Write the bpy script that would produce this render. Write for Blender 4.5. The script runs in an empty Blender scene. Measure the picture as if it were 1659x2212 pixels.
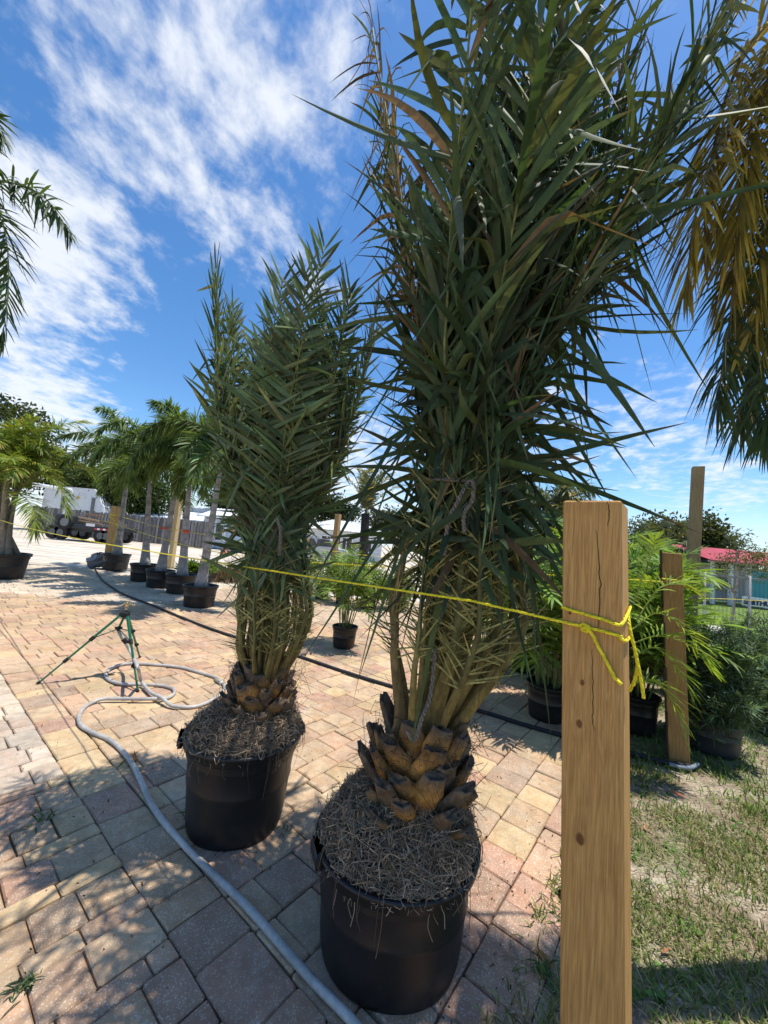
import bpy, math, random
import numpy as np
from mathutils import Vector, Matrix
rng = np.random.default_rng(7)
random.seed(7)
sc = bpy.context.scene
COL = sc.collection
R = math.radians
A_ = np.array

# ------------------------------------------------------------------ camera
CAM_H, FPX, PITCH, ROLL = 1.35, 833.0, R(4.9), R(5.2)
cF = A_([0, math.cos(PITCH), math.sin(PITCH)])
c0 = A_([1.0, 0, 0]); u0 = A_([0, -math.sin(PITCH), math.cos(PITCH)])
cR = math.cos(ROLL) * c0 + math.sin(ROLL) * u0
cU = -math.sin(ROLL) * c0 + math.cos(ROLL) * u0
cO = A_([0, 0, CAM_H])
cam = bpy.data.cameras.new('camera'); camo = bpy.data.objects.new('camera', cam); COL.objects.link(camo)
cam.sensor_width = 36; cam.lens = 36 * FPX / 2212; cam.clip_start = 0.05; cam.clip_end = 2000
camo.matrix_world = Matrix(((cR[0], cU[0], -cF[0], cO[0]), (cR[1], cU[1], -cF[1], cO[1]), (cR[2], cU[2], -cF[2], cO[2]), (0, 0, 0, 1)))
sc.camera = camo
def ray(x, y): return cF + cR * (x - 829.5) / FPX + cU * (1106 - y) / FPX
def gp(x, y, z=0.0):                  # where a sight line meets the level z
    d = ray(x, y); return cO + d * ((z - CAM_H) / d[2])
def vp(x, y, Y):                      # where a sight line meets the upright plane at distance Y
    d = ray(x, y); return cO + d * (Y / d[1])
def pix(P):
    d = np.asarray(P) - cO; z = d @ cF
    return 829.5 + FPX * (d @ cR) / z, 1106 - FPX * (d @ cU) / z, z

# ------------------------------------------------------------------ light
SUN_EL = R(75); SUN_DIR = A_([0.97, 0.10])           # towards the sun, on the ground
SUN_DIR = SUN_DIR / np.linalg.norm(SUN_DIR)
sv = Vector((SUN_DIR[0] * math.cos(SUN_EL), SUN_DIR[1] * math.cos(SUN_EL), math.sin(SUN_EL)))
sun = bpy.data.lights.new('sun', 'SUN'); sun.energy = 4.2; sun.angle = R(0.5); sun.color = (1, 0.955, 0.88)
suno = bpy.data.objects.new('sun', sun); COL.objects.link(suno)
suno.rotation_euler = sv.to_track_quat('Z', 'Y').to_euler(); suno.location = (20, 10, 40)

class NT:
    def __init__(s, tree): s.t = tree; tree.nodes.clear()
    def n(s, typ, ins=None, **kw):
        nd = s.t.nodes.new('ShaderNode' + typ)
        for k, v in kw.items(): setattr(nd, k, v)
        for k, v in (ins or {}).items():
            sk = nd.inputs[k]
            if hasattr(v, 'is_output'): s.t.links.new(v, sk)
            else:
                if isinstance(v, (tuple, list)) and len(v) == 3 and sk.type == 'RGBA': v = (*v, 1)
                sk.default_value = v
        return nd
    def math(s, op, a, b=0.0, c=None, clamp=False):
        i = {0: a, 1: b}
        if c is not None: i[2] = c
        return s.n('Math', i, operation=op, use_clamp=clamp).outputs[0]
    def mix(s, f, a, b, mode='MIX'):
        return s.n('Mix', {0: f, 6: a, 7: b}, data_type='RGBA', blend_type=mode).outputs[2]
    def ramp(s, f, lo, hi, a=0.0, b=1.0):
        return s.n('MapRange', {0: f, 1: lo, 2: hi, 3: a, 4: b}, interpolation_type='SMOOTHSTEP').outputs[0]
    def noise(s, vec, scale, detail=4, rough=0.55, dist=0.0):
        return s.n('TexNoise', {'Vector': vec, 'Scale': scale, 'Detail': detail, 'Roughness': rough, 'Distortion': dist}).outputs[0]

world = bpy.data.worlds.new('World'); sc.world = world; world.use_nodes = True
w = NT(world.node_tree)
sky = w.n('TexSky', sky_type='NISHITA', sun_disc=False, sun_elevation=SUN_EL, sun_rotation=math.atan2(SUN_DIR[0], SUN_DIR[1]), air_density=1.0, dust_density=0.3, ozone_density=3.5)
tc = w.n('TexCoord').outputs['Generated']
sep = w.n('SeparateXYZ', {0: tc})
zz = w.math('MAXIMUM', sep.outputs[2], 0.02)
zd = w.math('ADD', zz, 0.12)
pv = w.n('CombineXYZ', {0: w.math('DIVIDE', sep.outputs[0], zd), 1: w.math('DIVIDE', sep.outputs[1], zd), 2: 0.0}).outputs[0]
rotm = w.n('Mapping', {0: pv, 2: (0, 0, R(38)), 3: (1.0, 0.8, 1)}).outputs[0]
n1 = w.noise(rotm, 1.7, 3, 0.5, 0.2)
n2 = w.noise(rotm, 5.4, 12, 0.60, 0.25)
n3 = w.noise(rotm, 15.0, 6, 0.6, 0.15)
val = w.math('ADD', w.math('MULTIPLY', n1, 0.20), w.math('ADD', w.math('MULTIPLY', n2, 0.50), w.math('MULTIPLY', n3, 0.30)))
def bank(px, py, cos_r, gain):        # a cloud bank standing in one part of the sky
    global val
    d = ray(px, py); d = d / np.linalg.norm(d)
    dt = w.n('VectorMath', {0: tc, 1: tuple(d)}, operation='DOT_PRODUCT').outputs['Value']
    val = w.math('ADD', val, w.ramp(dt, cos_r, 1.0, 0.0, gain))
bank(60, 620, 0.968, 0.22)
bank(640, -60, 0.965, 0.06)
bank(830, 330, 0.96, -0.05)
bank(120, 150, 0.90, 0.05)
bank(420, 330, 0.93, 0.05)
bank(300, 660, 0.97, -0.05)
bank(350, 750, 0.96, -0.10)
bank(640, 420, 0.96, 0.02)
bank(1560, 930, 0.975, 0.12)
bank(1500, 800, 0.97, -0.04)
bank(150, 960, 0.985, 0.16)
bank(1250, 900, 0.98, 0.06)
bank(760, 1040, 0.975, 0.15)
bank(1450, 600, 0.97, -0.05)
mask = w.ramp(val, 0.515, 0.74)
hor = w.ramp(zz, 0.0, 0.16, 0.7, 0.0)
shade = w.ramp(val, 0.62, 0.95, 1.0, 0.86)
blue = w.n('HueSaturation', {'Saturation': 1.22, 'Value': 1.0, 'Color': sky.outputs[0]}).outputs[0]
hazec = w.mix(hor, blue, (4.2, 5.0, 5.9))
cl = w.mix(shade, (3.9, 4.25, 4.8), (5.1, 5.3, 5.6))
skyc = w.mix(w.math('MULTIPLY', mask, 0.88), hazec, cl)
bg = w.n('Background', {'Color': skyc, 'Strength': 0.14})
w.t.links.new(bg.outputs[0], w.n('OutputWorld').inputs[0])
vs = sc.view_settings
vs.view_transform = 'Standard'; vs.look = 'None'; vs.gamma = 1.0; vs.use_curve_mapping = False; vs.exposure = 0.48
sc.cycles.max_bounces = 6; sc.cycles.transparent_max_bounces = 8

# ------------------------------------------------------------------ mesh helpers
class MB:
    def __init__(s): s.V = []; s.Q = []; s.T = []; s.G = []; s.C = []; s.n = 0
    def add(s, V, quads=None, tris=None, col=(.5, .5, .5), polys=None):
        V = np.asarray(V, float).reshape(-1, 3); k = len(V)
        c = np.asarray(col, float)
        if c.ndim == 1: c = np.tile(c, (k, 1))
        s.V.append(V); s.C.append(c)
        if quads is not None and len(quads): s.Q.append(np.asarray(quads, int) + s.n)
        if tris is not None and len(tris): s.T.append(np.asarray(tris, int) + s.n)
        for p in polys or []: s.G.append([i + s.n for i in p])
        s.n += k; return s
    def box(s, c, size, ax=None, col=(.5, .5, .5), bev=0.0):
        c = A_(c, float); h = A_(size, float) / 2
        ax = np.eye(3) if ax is None else np.asarray(ax, float)
        if bev <= 0:
            S = A_([[x, y, z] for z in (-1, 1) for y in (-1, 1) for x in (-1, 1)]) * h
            q = [(0, 2, 3, 1), (4, 5, 7, 6), (0, 1, 5, 4), (2, 6, 7, 3), (0, 4, 6, 2), (1, 3, 7, 5)]
            return s.add(c + S @ ax, q, col=col)
        b = min(bev, h.min() * .9); V = []; 
        for (z, i) in ((-h[2], b), (-h[2] + b, 0), (h[2] - b, 0), (h[2], b)):
            hx, hy = h[0] - i, h[1] - i; k = b
            for x, y in ((-hx + k, -hy), (hx - k, -hy), (hx, -hy + k), (hx, hy - k), (hx - k, hy), (-hx + k, hy), (-hx, hy - k), (-hx, -hy + k)): V.append((x, y, z))
        q = [(r * 8 + j, r * 8 + (j + 1) % 8, r * 8 + 8 + (j + 1) % 8, r * 8 + 8 + j) for r in range(3) for j in range(8)]
        return s.add(c + A_(V) @ ax, q, col=col, polys=[list(range(7, -1, -1)), list(range(24, 32))])
    def tube(s, P, r, sides=6, col=(.5, .5, .5), flat=1.0, cap=True, ref=None, rot=0.0):
        P = np.asarray(P, float); m = len(P); r = np.broadcast_to(np.asarray(r, float), (m,))
        T = np.gradient(P, axis=0); T /= np.linalg.norm(T, axis=1)[:, None] + 1e-12
        if ref is None:
            d = np.abs(P[-1] - P[0]); ref = np.eye(3)[int(np.argmin(d))] if d.max() > 1e-6 else A_([0, 0, 1.])
        S = np.cross(T, np.broadcast_to(ref, T.shape)); S /= np.linalg.norm(S, axis=1)[:, None] + 1e-12
        U = np.cross(S, T)
        a = np.arange(sides) / sides * 2 * np.pi + rot
        V = P[:, None] + r[:, None, None] * (np.cos(a)[None, :, None] * S[:, None] + flat * np.sin(a)[None, :, None] * U[:, None])
        i = np.arange(m - 1)[:, None] * sides; j = np.arange(sides)[None]; k = (j + 1) % sides
        q = np.stack([i + j, i + k, i + k + sides, i + j + sides], -1).reshape(-1, 4)[:, ::-1]
        c = np.asarray(col, float)
        if c.ndim == 2: c = np.repeat(c, sides, axis=0)
        pl = [list(range(sides)), list(range((m - 1) * sides, m * sides))[::-1]] if cap else []
        return s.add(V.reshape(-1, 3), q, col=c, polys=pl)
    def lathe(s, prof, n=32, c=(0, 0, 0), col=(.5, .5, .5), wob=None, cap=True):
        prof = A_(prof, float); a = np.arange(n) / n * 2 * np.pi
        rr = np.ones(n) if wob is None else wob(a)
        V = np.stack([prof[:, :1] * np.cos(a) * rr, prof[:, :1] * np.sin(a) * rr, np.repeat(prof[:, 1:2], n, 1)], -1) + A_(c, float)
        i = np.arange(len(prof) - 1)[:, None] * n; j = np.arange(n)[None]; k = (j + 1) % n
        q = np.stack([i + j, i + k, i + k + n, i + j + n], -1).reshape(-1, 4)
        cc = np.asarray(col, float)
        if cc.ndim == 2: cc = np.repeat(cc, n, axis=0)
        pl = [list(range(n))[::-1], list(range((len(prof) - 1) * n, len(prof) * n))] if cap else []
        return s.add(V.reshape(-1, 3), q, col=cc, polys=pl)
    def build(s, name, mat, parent=None, origin=(0, 0, 0), smooth=False, **tags):
        V = np.concatenate(s.V) - np.asarray(origin, float); C = np.concatenate(s.C)
        me = bpy.data.meshes.new(name)
        loops = []; tot = []
        if s.Q: q = np.concatenate(s.Q); loops.append(q.ravel()); tot.append(np.full(len(q), 4))
        if s.T: t = np.concatenate(s.T); loops.append(t.ravel()); tot.append(np.full(len(t), 3))
        if s.G: loops.append(A_([i for g in s.G for i in g])); tot.append(A_([len(g) for g in s.G]))
        loops = np.concatenate(loops).astype(np.int32); tot = np.concatenate(tot).astype(np.int32)
        me.vertices.add(len(V)); me.vertices.foreach_set('co', V.ravel().astype(np.float32))
        me.loops.add(len(loops)); me.loops.foreach_set('vertex_index', loops)
        me.polygons.add(len(tot)); me.polygons.foreach_set('loop_start', (np.cumsum(tot) - tot).astype(np.int32))
        me.polygons.foreach_set('loop_total', tot)
        me.polygons.foreach_set('use_smooth', np.full(len(tot), smooth))
        at = me.attributes.new('col', 'FLOAT_COLOR', 'POINT')
        at.data.foreach_set('color', np.concatenate([C, np.ones((len(C), 1))], 1).ravel().astype(np.float32))
        me.update(calc_edges=True); me.validate()
        me.materials.append(mat)
        o = bpy.data.objects.new(name, me); COL.objects.link(o)
        if parent is not None: o.parent = parent
        else: o.location = origin
        for k, v in tags.items(): o[k] = v
        return o
def thing(name, label, cat, loc=(0, 0, 0), group=None):
    o = bpy.data.objects.new(name, None); COL.objects.link(o); o.location = loc; o.empty_display_size = .1
    o['label'] = label; o['category'] = cat
    if group: o['group'] = group
    return o
def nrm(v):
    v = np.asarray(v, float); return v / (np.linalg.norm(v, axis=-1, keepdims=True) + 1e-12)
def spl(P, n):
    P = np.asarray(P, float); m = len(P)
    Q = np.vstack([2 * P[0] - P[1], P, 2 * P[-1] - P[-2]])
    t = np.linspace(0, m - 1 - 1e-9, n); i = t.astype(int); f = (t - i)[:, None]
    a, b, c, d = Q[i], Q[i + 1], Q[i + 2], Q[i + 3]
    return .5 * (2 * b + (c - a) * f + (2 * a - 5 * b + 4 * c - d) * f ** 2 + (3 * b - a - 3 * c + d) * f ** 3)
LANCE = A_([.42, .85, 1.0, .95, .78, .5, .04])
BLADE = A_([.55, 1.0, .8, .06])
OVAL = A_([.25, 1.0, .06])
def strips(P, D, N, L, W, droop=0.0, prof=LANCE, fold=0.0, kink=None, twist=None, curl=None):
    n = len(P); m = len(prof); t = np.linspace(0, 1, m)
    L = np.broadcast_to(L, (n,)); W = np.broadcast_to(W, (n,)); droop = np.broadcast_to(droop, (n,))
    D = nrm(D); C = P[:, None] + D[:, None] * (L[:, None] * t)[:, :, None]
    C[:, :, 2] -= (droop * L)[:, None] * t ** 2
    if kink is not None: C[:, :, 2] -= (kink * L)[:, None] * np.maximum(0, t - .42) * 1.7
    if curl is not None: C += curl[:, None] * (L[:, None] * t ** 2)[:, :, None]
    S = nrm(np.cross(D, N)); Nl = np.cross(S, D)
    S = np.repeat(S[:, None], m, 1)
    if twist is not None:
        a = (twist[:, None] * t)[:, :, None]; S = S * np.cos(a) + Nl[:, None] * np.sin(a)
    w = (W[:, None] * prof / 2)[:, :, None]
    if fold: V = np.stack([C - S * w, C - Nl[:, None] * w * fold, C + S * w], 2); k = 3
    else: V = np.stack([C - S * w, C + S * w], 2); k = 2
    return V                                             # n, m, k, 3
def sfaces(n, m, k):
    b = np.arange(n)[:, None, None] * (m * k); i = np.arange(m - 1)[None, :, None] * k; j = np.arange(k - 1)[None, None]
    o = b + i + j
    return np.stack([o, o + 1, o + k + 1, o + k], -1).reshape(-1, 4)
def addstrips(mb, V, col):
    n, m, k, _ = V.shape
    c = np.asarray(col, float)
    if c.ndim == 2: c = np.repeat(c, m * k, axis=0)
    elif c.ndim == 3: c = np.repeat(c.reshape(n * m, 3), k, axis=0)
    mb.add(V.reshape(-1, 3), sfaces(n, m, k), col=c)

# ------------------------------------------------------------------ materials
def mat(name, rough=.6, spec=.4, grain=None, bump=None, trans=0.0, metal=0.0, extra=None, tint=None):
    m = bpy.data.materials.new(name); m.use_nodes = True; t = NT(m.node_tree)
    c = t.n('Attribute', attribute_name='col').outputs[0]
    if tint is not None: c = t.n('RGB').outputs[0]; c.default_value = (*tint, 1)
    vec = t.n('TexCoord').outputs['Object']
    for sc_, amt, st in grain or []:
        v = t.n('Mapping', {0: vec, 3: st}).outputs[0]
        f = t.noise(v, sc_, 5, .6)
        g = t.ramp(f, .25, .75, 1 - amt, 1 + amt)
        c = t.mix(1.0, c, t.n('CombineColor', {0: g, 1: g, 2: g}).outputs[0], 'MULTIPLY')
    if extra: c = extra(t, c, vec)
    b = t.n('BsdfPrincipled', {'Base Color': c, 'Roughness': rough, 'Specular IOR Level': spec, 'Metallic': metal})
    if bump:
        h = t.noise(t.n('Mapping', {0: vec, 3: bump[2] if len(bump) > 2 else (1, 1, 1)}).outputs[0], bump[0], 5, .6)
        t.t.links.new(t.n('Bump', {'Strength': bump[1], 'Distance': .01, 'Height': h}).outputs[0], b.inputs['Normal'])
    out = b.outputs[0]
    if trans:
        tr = t.n('BsdfTranslucent', {'Color': t.mix(1.0, c, (1.25, 1.15, .5), 'MULTIPLY')})
        out = t.n('MixShader', {0: trans, 1: out, 2: tr.outputs[0]}).outputs[0]
    t.t.links.new(out, t.n('OutputMaterial').inputs[0])
    return m
one = (1, 1, 1)
def speck(t, c, vec):                                   # exposed aggregate in the concrete
    geo = t.n('NewGeometry').outputs['Position']
    vo = t.n('TexVoronoi', {'Vector': geo, 'Scale': 185.0, 'Randomness': 1.0}, feature='F1')
    sel = t.n('SeparateColor', {0: vo.outputs['Color']})
    on = t.math('MULTIPLY', t.math('LESS_THAN', vo.outputs['Distance'], t.math('MULTIPLY', sel.outputs[0], .55)), t.math('GREATER_THAN', sel.outputs[1], .30))
    vo2 = t.n('TexVoronoi', {'Vector': geo, 'Scale': 330.0}, feature='F1')
    on2 = t.math('MULTIPLY', t.math('LESS_THAN', vo2.outputs['Distance'], .3), .5)
    cl = t.mix(t.math('MULTIPLY', on2, .7), c, (.5, .42, .32))
    cl = t.mix(t.math('MULTIPLY', on, .75), cl, (.64, .54, .42))
    pk = t.ramp(t.noise(geo, 7.5, 5, .65, .3), .42, .66, 0, .5); cl = t.mix(pk, cl, t.mix(1.0, cl, (1.02, .82, .70), 'MULTIPLY'))
    wt = t.ramp(t.noise(geo, 3.1, 6, .7, .5), .56, .72, 0, .35); cl = t.mix(wt, cl, (.60, .53, .44))
    big = t.ramp(t.noise(geo, 1.7, 6, .65), .3, .72, .78, 1.14)
    mid = t.ramp(t.noise(geo, 14, 5, .7), .3, .7, .84, 1.12)
    f = t.math('MULTIPLY', big, mid)
    cl = t.mix(1.0, cl, t.n('CombineColor', {0: f, 1: f, 2: f}).outputs[0], 'MULTIPLY')
    dirt = t.ramp(t.noise(geo, 2.3, 8, .72, .4), .60, .74, 0, .62)
    return t.mix(dirt, cl, (.075, .06, .048))
M_paver = mat('paver_concrete', .85, .25, extra=speck, bump=(240, .35))
def sandx(t, c, vec):
    a = t.noise(vec, 60, 6, .7); b = t.noise(t.n('Mapping', {0: vec, 2: (0, 0, R(8)), 3: (.25, 1.6, 1)}).outputs[0], 1.8, 7, .65)
    c = t.mix(t.ramp(b, .38, .62), (.40, .335, .25), (.66, .60, .50))
    g = t.ramp(a, .3, .7, .8, 1.15)
    return t.mix(1.0, c, t.n('CombineColor', {0: g, 1: g, 2: g}).outputs[0], 'MULTIPLY')
M_sand = mat('sandy_ground', .95, .1, extra=sandx, bump=(9, .6))
M_joint = mat('joint_sand', .95, .1, grain=[(90, .5, one), (6, .3, one)], tint=(.12, .095, .07), bump=(120, .5))
def soilx(t, c, vec):
    a = t.noise(vec, 3.0, 6, .65); b = t.noise(vec, 70, 5, .75)
    c = t.mix(t.ramp(a, .4, .62), (.22, .165, .11), (.42, .35, .26))
    c = t.mix(t.ramp(t.noise(vec, 1.4, 5, .6, .3), .46, .6, 0, .6), c, (.10, .125, .035))
    g = t.ramp(b, .3, .7, .5, 1.35)
    return t.mix(1.0, c, t.n('CombineColor', {0: g, 1: g, 2: g}).outputs[0], 'MULTIPLY')
M_lawn = mat('lawn_soil', .95, .1, extra=soilx, bump=(60, .8))
M_far_lawn = mat('far_lawn', .95, .1, grain=[(2, .3, one), (30, .3, one)], tint=(.13, .19, .045), bump=(50, .7))
M_walk = mat('concrete_walk', .9, .2, grain=[(3, .08, one), (60, .1, one)], tint=(.62, .59, .54))
M_leaf = mat('palm_leaf', .50, .32, grain=[(14, .22, one)], trans=.42)
M_leafd = mat('date_palm_leaf', .62, .08, grain=[(9, .2, one), (90, .12, one)], trans=.2)
M_stem = mat('petiole', .6, .25, grain=[(16, .38, one), (90, .28, (1, 1, .12)), (160, .2, one)], bump=(90, .35, (1, 1, .2)))
M_bark = mat('bark', .85, .2, grain=[(12, .3, one), (60, .3, one)], bump=(60, .5))
M_boot = mat('leaf_base_bark', .62, .3, grain=[(18, .38, one), (90, .25, (1, 1, .3))], bump=(70, .5))
M_root = mat('dry_root', .9, .1, grain=[(30, .3, one)])
M_soil = mat('potting_soil', .95, .1, grain=[(40, .5, one)], bump=(60, .9))
def dust(t, c, vec):
    f = t.ramp(t.noise(vec, 3.2, 6, .6, .3), .50, .78, 0, .5)
    f2 = t.ramp(t.noise(vec, 45, 4, .8), .58, .74, 0, .35)
    return t.mix(t.math('MAXIMUM', f, f2), c, (.060, .047, .038))
M_pot = mat('black_plastic', .42, .45, extra=dust, bump=(5, .12))
def wood(t, c, vec):
    v = t.n('Mapping', {0: vec, 3: (13, 13, .42)}).outputs[0]
    n = t.noise(v, 2.4, 6, .6, .7)
    rings = t.ramp(t.math('SINE', t.math('MULTIPLY', n, 64.0)), -1, 1, .0, 1.0)
    c = t.mix(t.math('MULTIPLY', rings, .42), c, t.mix(1.0, c, (.58, .46, .34), 'MULTIPLY'))
    f = t.noise(t.n('Mapping', {0: vec, 3: (120, 120, 2.2)}).outputs[0], 2.0, 3, .6)
    g = t.ramp(f, .25, .75, .78, 1.16)
    c = t.mix(1.0, c, t.n('CombineColor', {0: g, 1: g, 2: g}).outputs[0], 'MULTIPLY')
    st = t.ramp(t.noise(vec, 5, 4, .6), .5, .75, 0, .35)
    return t.mix(st, c, t.mix(1.0, c, (.55, .5, .45), 'MULTIPLY'))
M_wood = mat('post_timber', .75, .25, extra=wood, bump=(30, .25, (6, 6, .4)))
M_greywood = mat('weathered_board', .9, .15, grain=[(8, .3, (4, 4, .4)), (50, .25, (1, 1, .1))])
M_rope = mat('yellow_rope', .5, .35, grain=[(200, .2, one)])
M_twine = mat('grey_twine', .9, .1, grain=[(150, .35, one)])
M_paint = mat('paint', .45, .4, grain=[(4, .06, one)])
M_siding = mat('siding', .6, .3, grain=[(3, .08, one)])
M_metal = mat('metal', .35, .5, grain=[(6, .1, one)], metal=.0)
M_brass = mat('brass', .3, .5, grain=[(40, .2, one)], metal=1.0)
M_rubber = mat('rubber', .7, .3, grain=[(20, .2, one)])
M_hose = mat('grey_hose', .45, .4, grain=[(5, .30, one), (60, .15, one)])
M_grass = mat('grass_blade', .6, .25, trans=.25)
M_glass = mat('dark_glass', .08, .6)
M_red = mat('roof_sheet', .5, .4, grain=[(3, .08, one)])

# ------------------------------------------------------------------ ground and paving
GU = A_([.786, -.618]); GV = A_([.618, .786])            # the paving's two directions
def uv2(u, v): return GU * u + GV * v
def sheet(name, poly, z, m, **kw):
    mb = MB(); mb.add([(p[0], p[1], z) for p in poly], polys=[list(range(len(poly)))]); return mb.build(name, m, kind='structure', **kw)
sheet('ground', [(-600, -600), (600, -600), (600, 600), (-600, 600)], -.045, M_sand)
U_R, U_L, V_B, V_T = -.33, -14.6, -.6, 8.6               # extent of the paving on its grid
pv_c = [uv2(U_R, -2.4), uv2(U_R, V_T), uv2(-5, V_T), uv2(-9.2, 4.9), uv2(-12.9, 3.4), uv2(U_L, .9), uv2(U_L, -2.4)]
paving = sheet('paving', pv_c, -.022, M_joint)
lawn = sheet('lawn', [uv2(U_R + .001, -2.4), uv2(6, -2.4), uv2(6, 5.6), uv2(4.2, 9), uv2(U_R + .001, 9)], -.012, M_lawn)
def inside(p):
    k = len(pv_c); s = False
    for i in range(k):
        a, b = pv_c[i], pv_c[(i + 1) % k]
        if (a[1] > p[1]) != (b[1] > p[1]) and p[0] < (b[0] - a[0]) * (p[1] - a[1]) / (b[1] - a[1]) + a[0]: s = not s
    return s
rects = []                                              # u0, u1, v0, v1
def course(ua, ub, v0, v1, lens):
    v = v0
    while v < v1:
        l = random.choice(lens) if v > v0 else random.choice(lens) * random.uniform(.45, 1); a, b = max(v, v0), min(v + l, v1)
        if v1 - b < .07: b = v1
        rects.append((ua, ub, a, b)); v = b if b == v1 else v + l
u = U_R
while u > U_L:                                          # large tumbled pavers right of the border
    wd = random.choice([.19, .19, .21, .13])
    course(u - wd, u, .94, V_T, [.13, .17, .19, .19, .235]); u -= wd
u = U_R
while u > U_L:                                          # border course
    l = random.choice([.25, .25, .19, .13]); rects.append((u - l, u, .74, .94)); u -= l
u = U_R; k = 0
while u > U_L:                                          # small pattern on the left
    wd = .165 if k % 2 == 0 else .082
    course(u - wd, u, -2.4, .74, [.15, .15, .135] if k % 2 == 0 else [.22, .22, .15]); u -= wd; k += 1
TAN = A_([[.47, .355, .24], [.50, .385, .235], [.46, .32, .225], [.43, .28, .21], [.41, .31, .225], [.36, .27, .205], [.49, .37, .255]])
items = []
for (ua, ub, va, vb) in rects:
    c = uv2((ua + ub) / 2, (va + vb) / 2)
    if not inside(c): continue
    x, y = c; X, Y_, zc = pix((x, y, 0))
    size = math.sqrt((ub - ua) * (vb - va)) / max(zc, .2) if zc > .15 else 0
    vis = zc > .15 and -40 < X < 1700 and -40 < Y_ < 2260
    if y > -.6: items.append((size if vis else 0, ua, ub, va, vb, c, zc))
items.sort(key=lambda q: -q[0])
def paver_col(c, va):
    k = TAN[rng.choice(len(TAN), p=[.22, .18, .18, .14, .12, .07, .09])].copy()
    x, y = c; uu = c @ GU; vv = c @ GV
    if y < 1.9 and x > -.7: k = k * .5 + A_([.43, .26, .195]) * .5        # redder blend near the palms
    if y < 1.9 and x > .25 and rng.random() < .16: k = A_([.26, .24, .225])
    d = 3.6 < y < 6.2 and x < -.6
    if d: k = k * .75 + A_([.50, .33, .20]) * .25
    if vv < .74 and uu < -2.55: k = k * .4 + A_([.56, .53, .48]) * .6      # sunlight on the left corner put into the paver colour
    if x < -3.6 and y > 6.6: k = k * .3 + A_([.62, .58, .51]) * .7  # far left pavers tinted pale to stand for strong sun on them
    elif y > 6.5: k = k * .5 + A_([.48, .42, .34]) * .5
    k = k * A_([1.03, .97, .86])
    return k * rng.uniform(.86, 1.10)
def paver(mb, ua, ub, va, vb, org, full):
    j = .0022; ua += j; ub -= j; va += j; vb -= j
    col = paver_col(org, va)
    dz = rng.normal(0, .0022); tl = rng.normal(0, .012, 2)
    def ring(ins, z):
        pts = []
        r = .006
        for (cu, cv, du, dv) in ((ua, va, 1, 1), (ub, va, -1, 1), (ub, vb, -1, -1), (ua, vb, 1, -1)):
            e = ins
            if full:
                p1 = (cu + du * e, cv + dv * (e + r)); p2 = (cu + du * (e + r), cv + dv * e)
                pts += [p1, p2] if du * dv > 0 else [p2, p1]
            else: pts.append((cu + du * e, cv + dv * e))
        out = []
        for (pu, pvv) in pts:
            q = uv2(pu, pvv); out.append((q[0], q[1], z + dz + tl[0] * (pu - (ua + ub) / 2) + tl[1] * (pvv - (va + vb) / 2)))
        return out
    R1, R2, R3 = ring(0, -.03), ring(0, -.006), ring(.005, 0)
    J = rng.normal(0, .0016, (len(R1), 3)); J[:, 2] *= .5
    V = np.vstack([R1, A_(R2) + J, A_(R3) + J]); n = len(R1)
    q = [(r * n + a, r * n + (a + 1) % n, r * n + n + (a + 1) % n, r * n + n + a) for r in range(2) for a in range(n)]
    mb.add(V, q, col=col, polys=[list(range(2 * n, 3 * n))])
rest = MB()
for i, (s, ua, ub, va, vb, c, zc) in enumerate(items):
    if i < 300:
        mb = MB(); paver(mb, ua, ub, va, vb, c, True); mb.build('paver', M_paver, paving, origin=(c[0], c[1], 0)).location = (c[0], c[1], 0)
    else: paver(rest, ua, ub, va, vb, c, zc < 4 and s > 0)
rest.build('paver_field', M_paver, paving, kind='stuff')

# ------------------------------------------------------------------ pots and posts
def pot(x, y, rt, rb, H, label, group=None, seg=40, cat='pot', soil=True, col=(.010, .010, .0105), tiltz=0):
    t = thing('nursery_pot', label, cat, (x, y, 0), group)
    ph = random.random() * 6
    wob = lambda a: 1 + .012 * np.cos(2 * a + ph) + .006 * np.cos(5 * a + ph * 2)
    e = max(H * .012, .004)
    mb = MB()
    prof = [(rb * .93, .0), (rb * .985, .004), (rb, .018)]
    for f in (.12, .3, .5, .52, .54, .7, .84): prof.append((rb + (rt * .95 - rb) * f + (.0035 if f == .52 else 0), H * f))
    prof += [(rt * .955, H * .87), (rt * .995, H * .885), (rt * 1.012, H * .90), (rt * 1.012, H * .955), (rt * 1.03, H * .965), (rt * 1.03, H - e), (rt * 1.015, H), (rt * .975, H), (rt * .962, H - e * 2), (rt * .95, H * .80)]
    mb.lathe(prof, seg, col=col, wob=wob, cap=False)
    mb.build('pot_wall', M_pot, t, smooth=True)
    if not soil:
        for a in (3.5, 0.45):
            lb_ = MB(); o_ = A_([math.cos(a), math.sin(a), 0]); s_ = A_([-math.sin(a), math.cos(a), 0])
            lb_.box(o_ * (rt * 1.03) + A_([0, 0, H * .935]), (.11, .028, .05), A_([s_, o_, [0, 0, 1.]]), col, bev=.012); lb_.build('handle', M_pot, t)
    if soil:
        sb = MB(); r = rt * .952; z = H * .86
        sb.lathe([(r, z - .01), (r * .7, z + .012), (r * .35, z + .03), (.004, z + .035)], 24, col=(.05, .037, .027), wob=lambda a: 1 + .0 * a, cap=False)
        sb.build('soil', M_soil, t, smooth=True)
    return t
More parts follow.
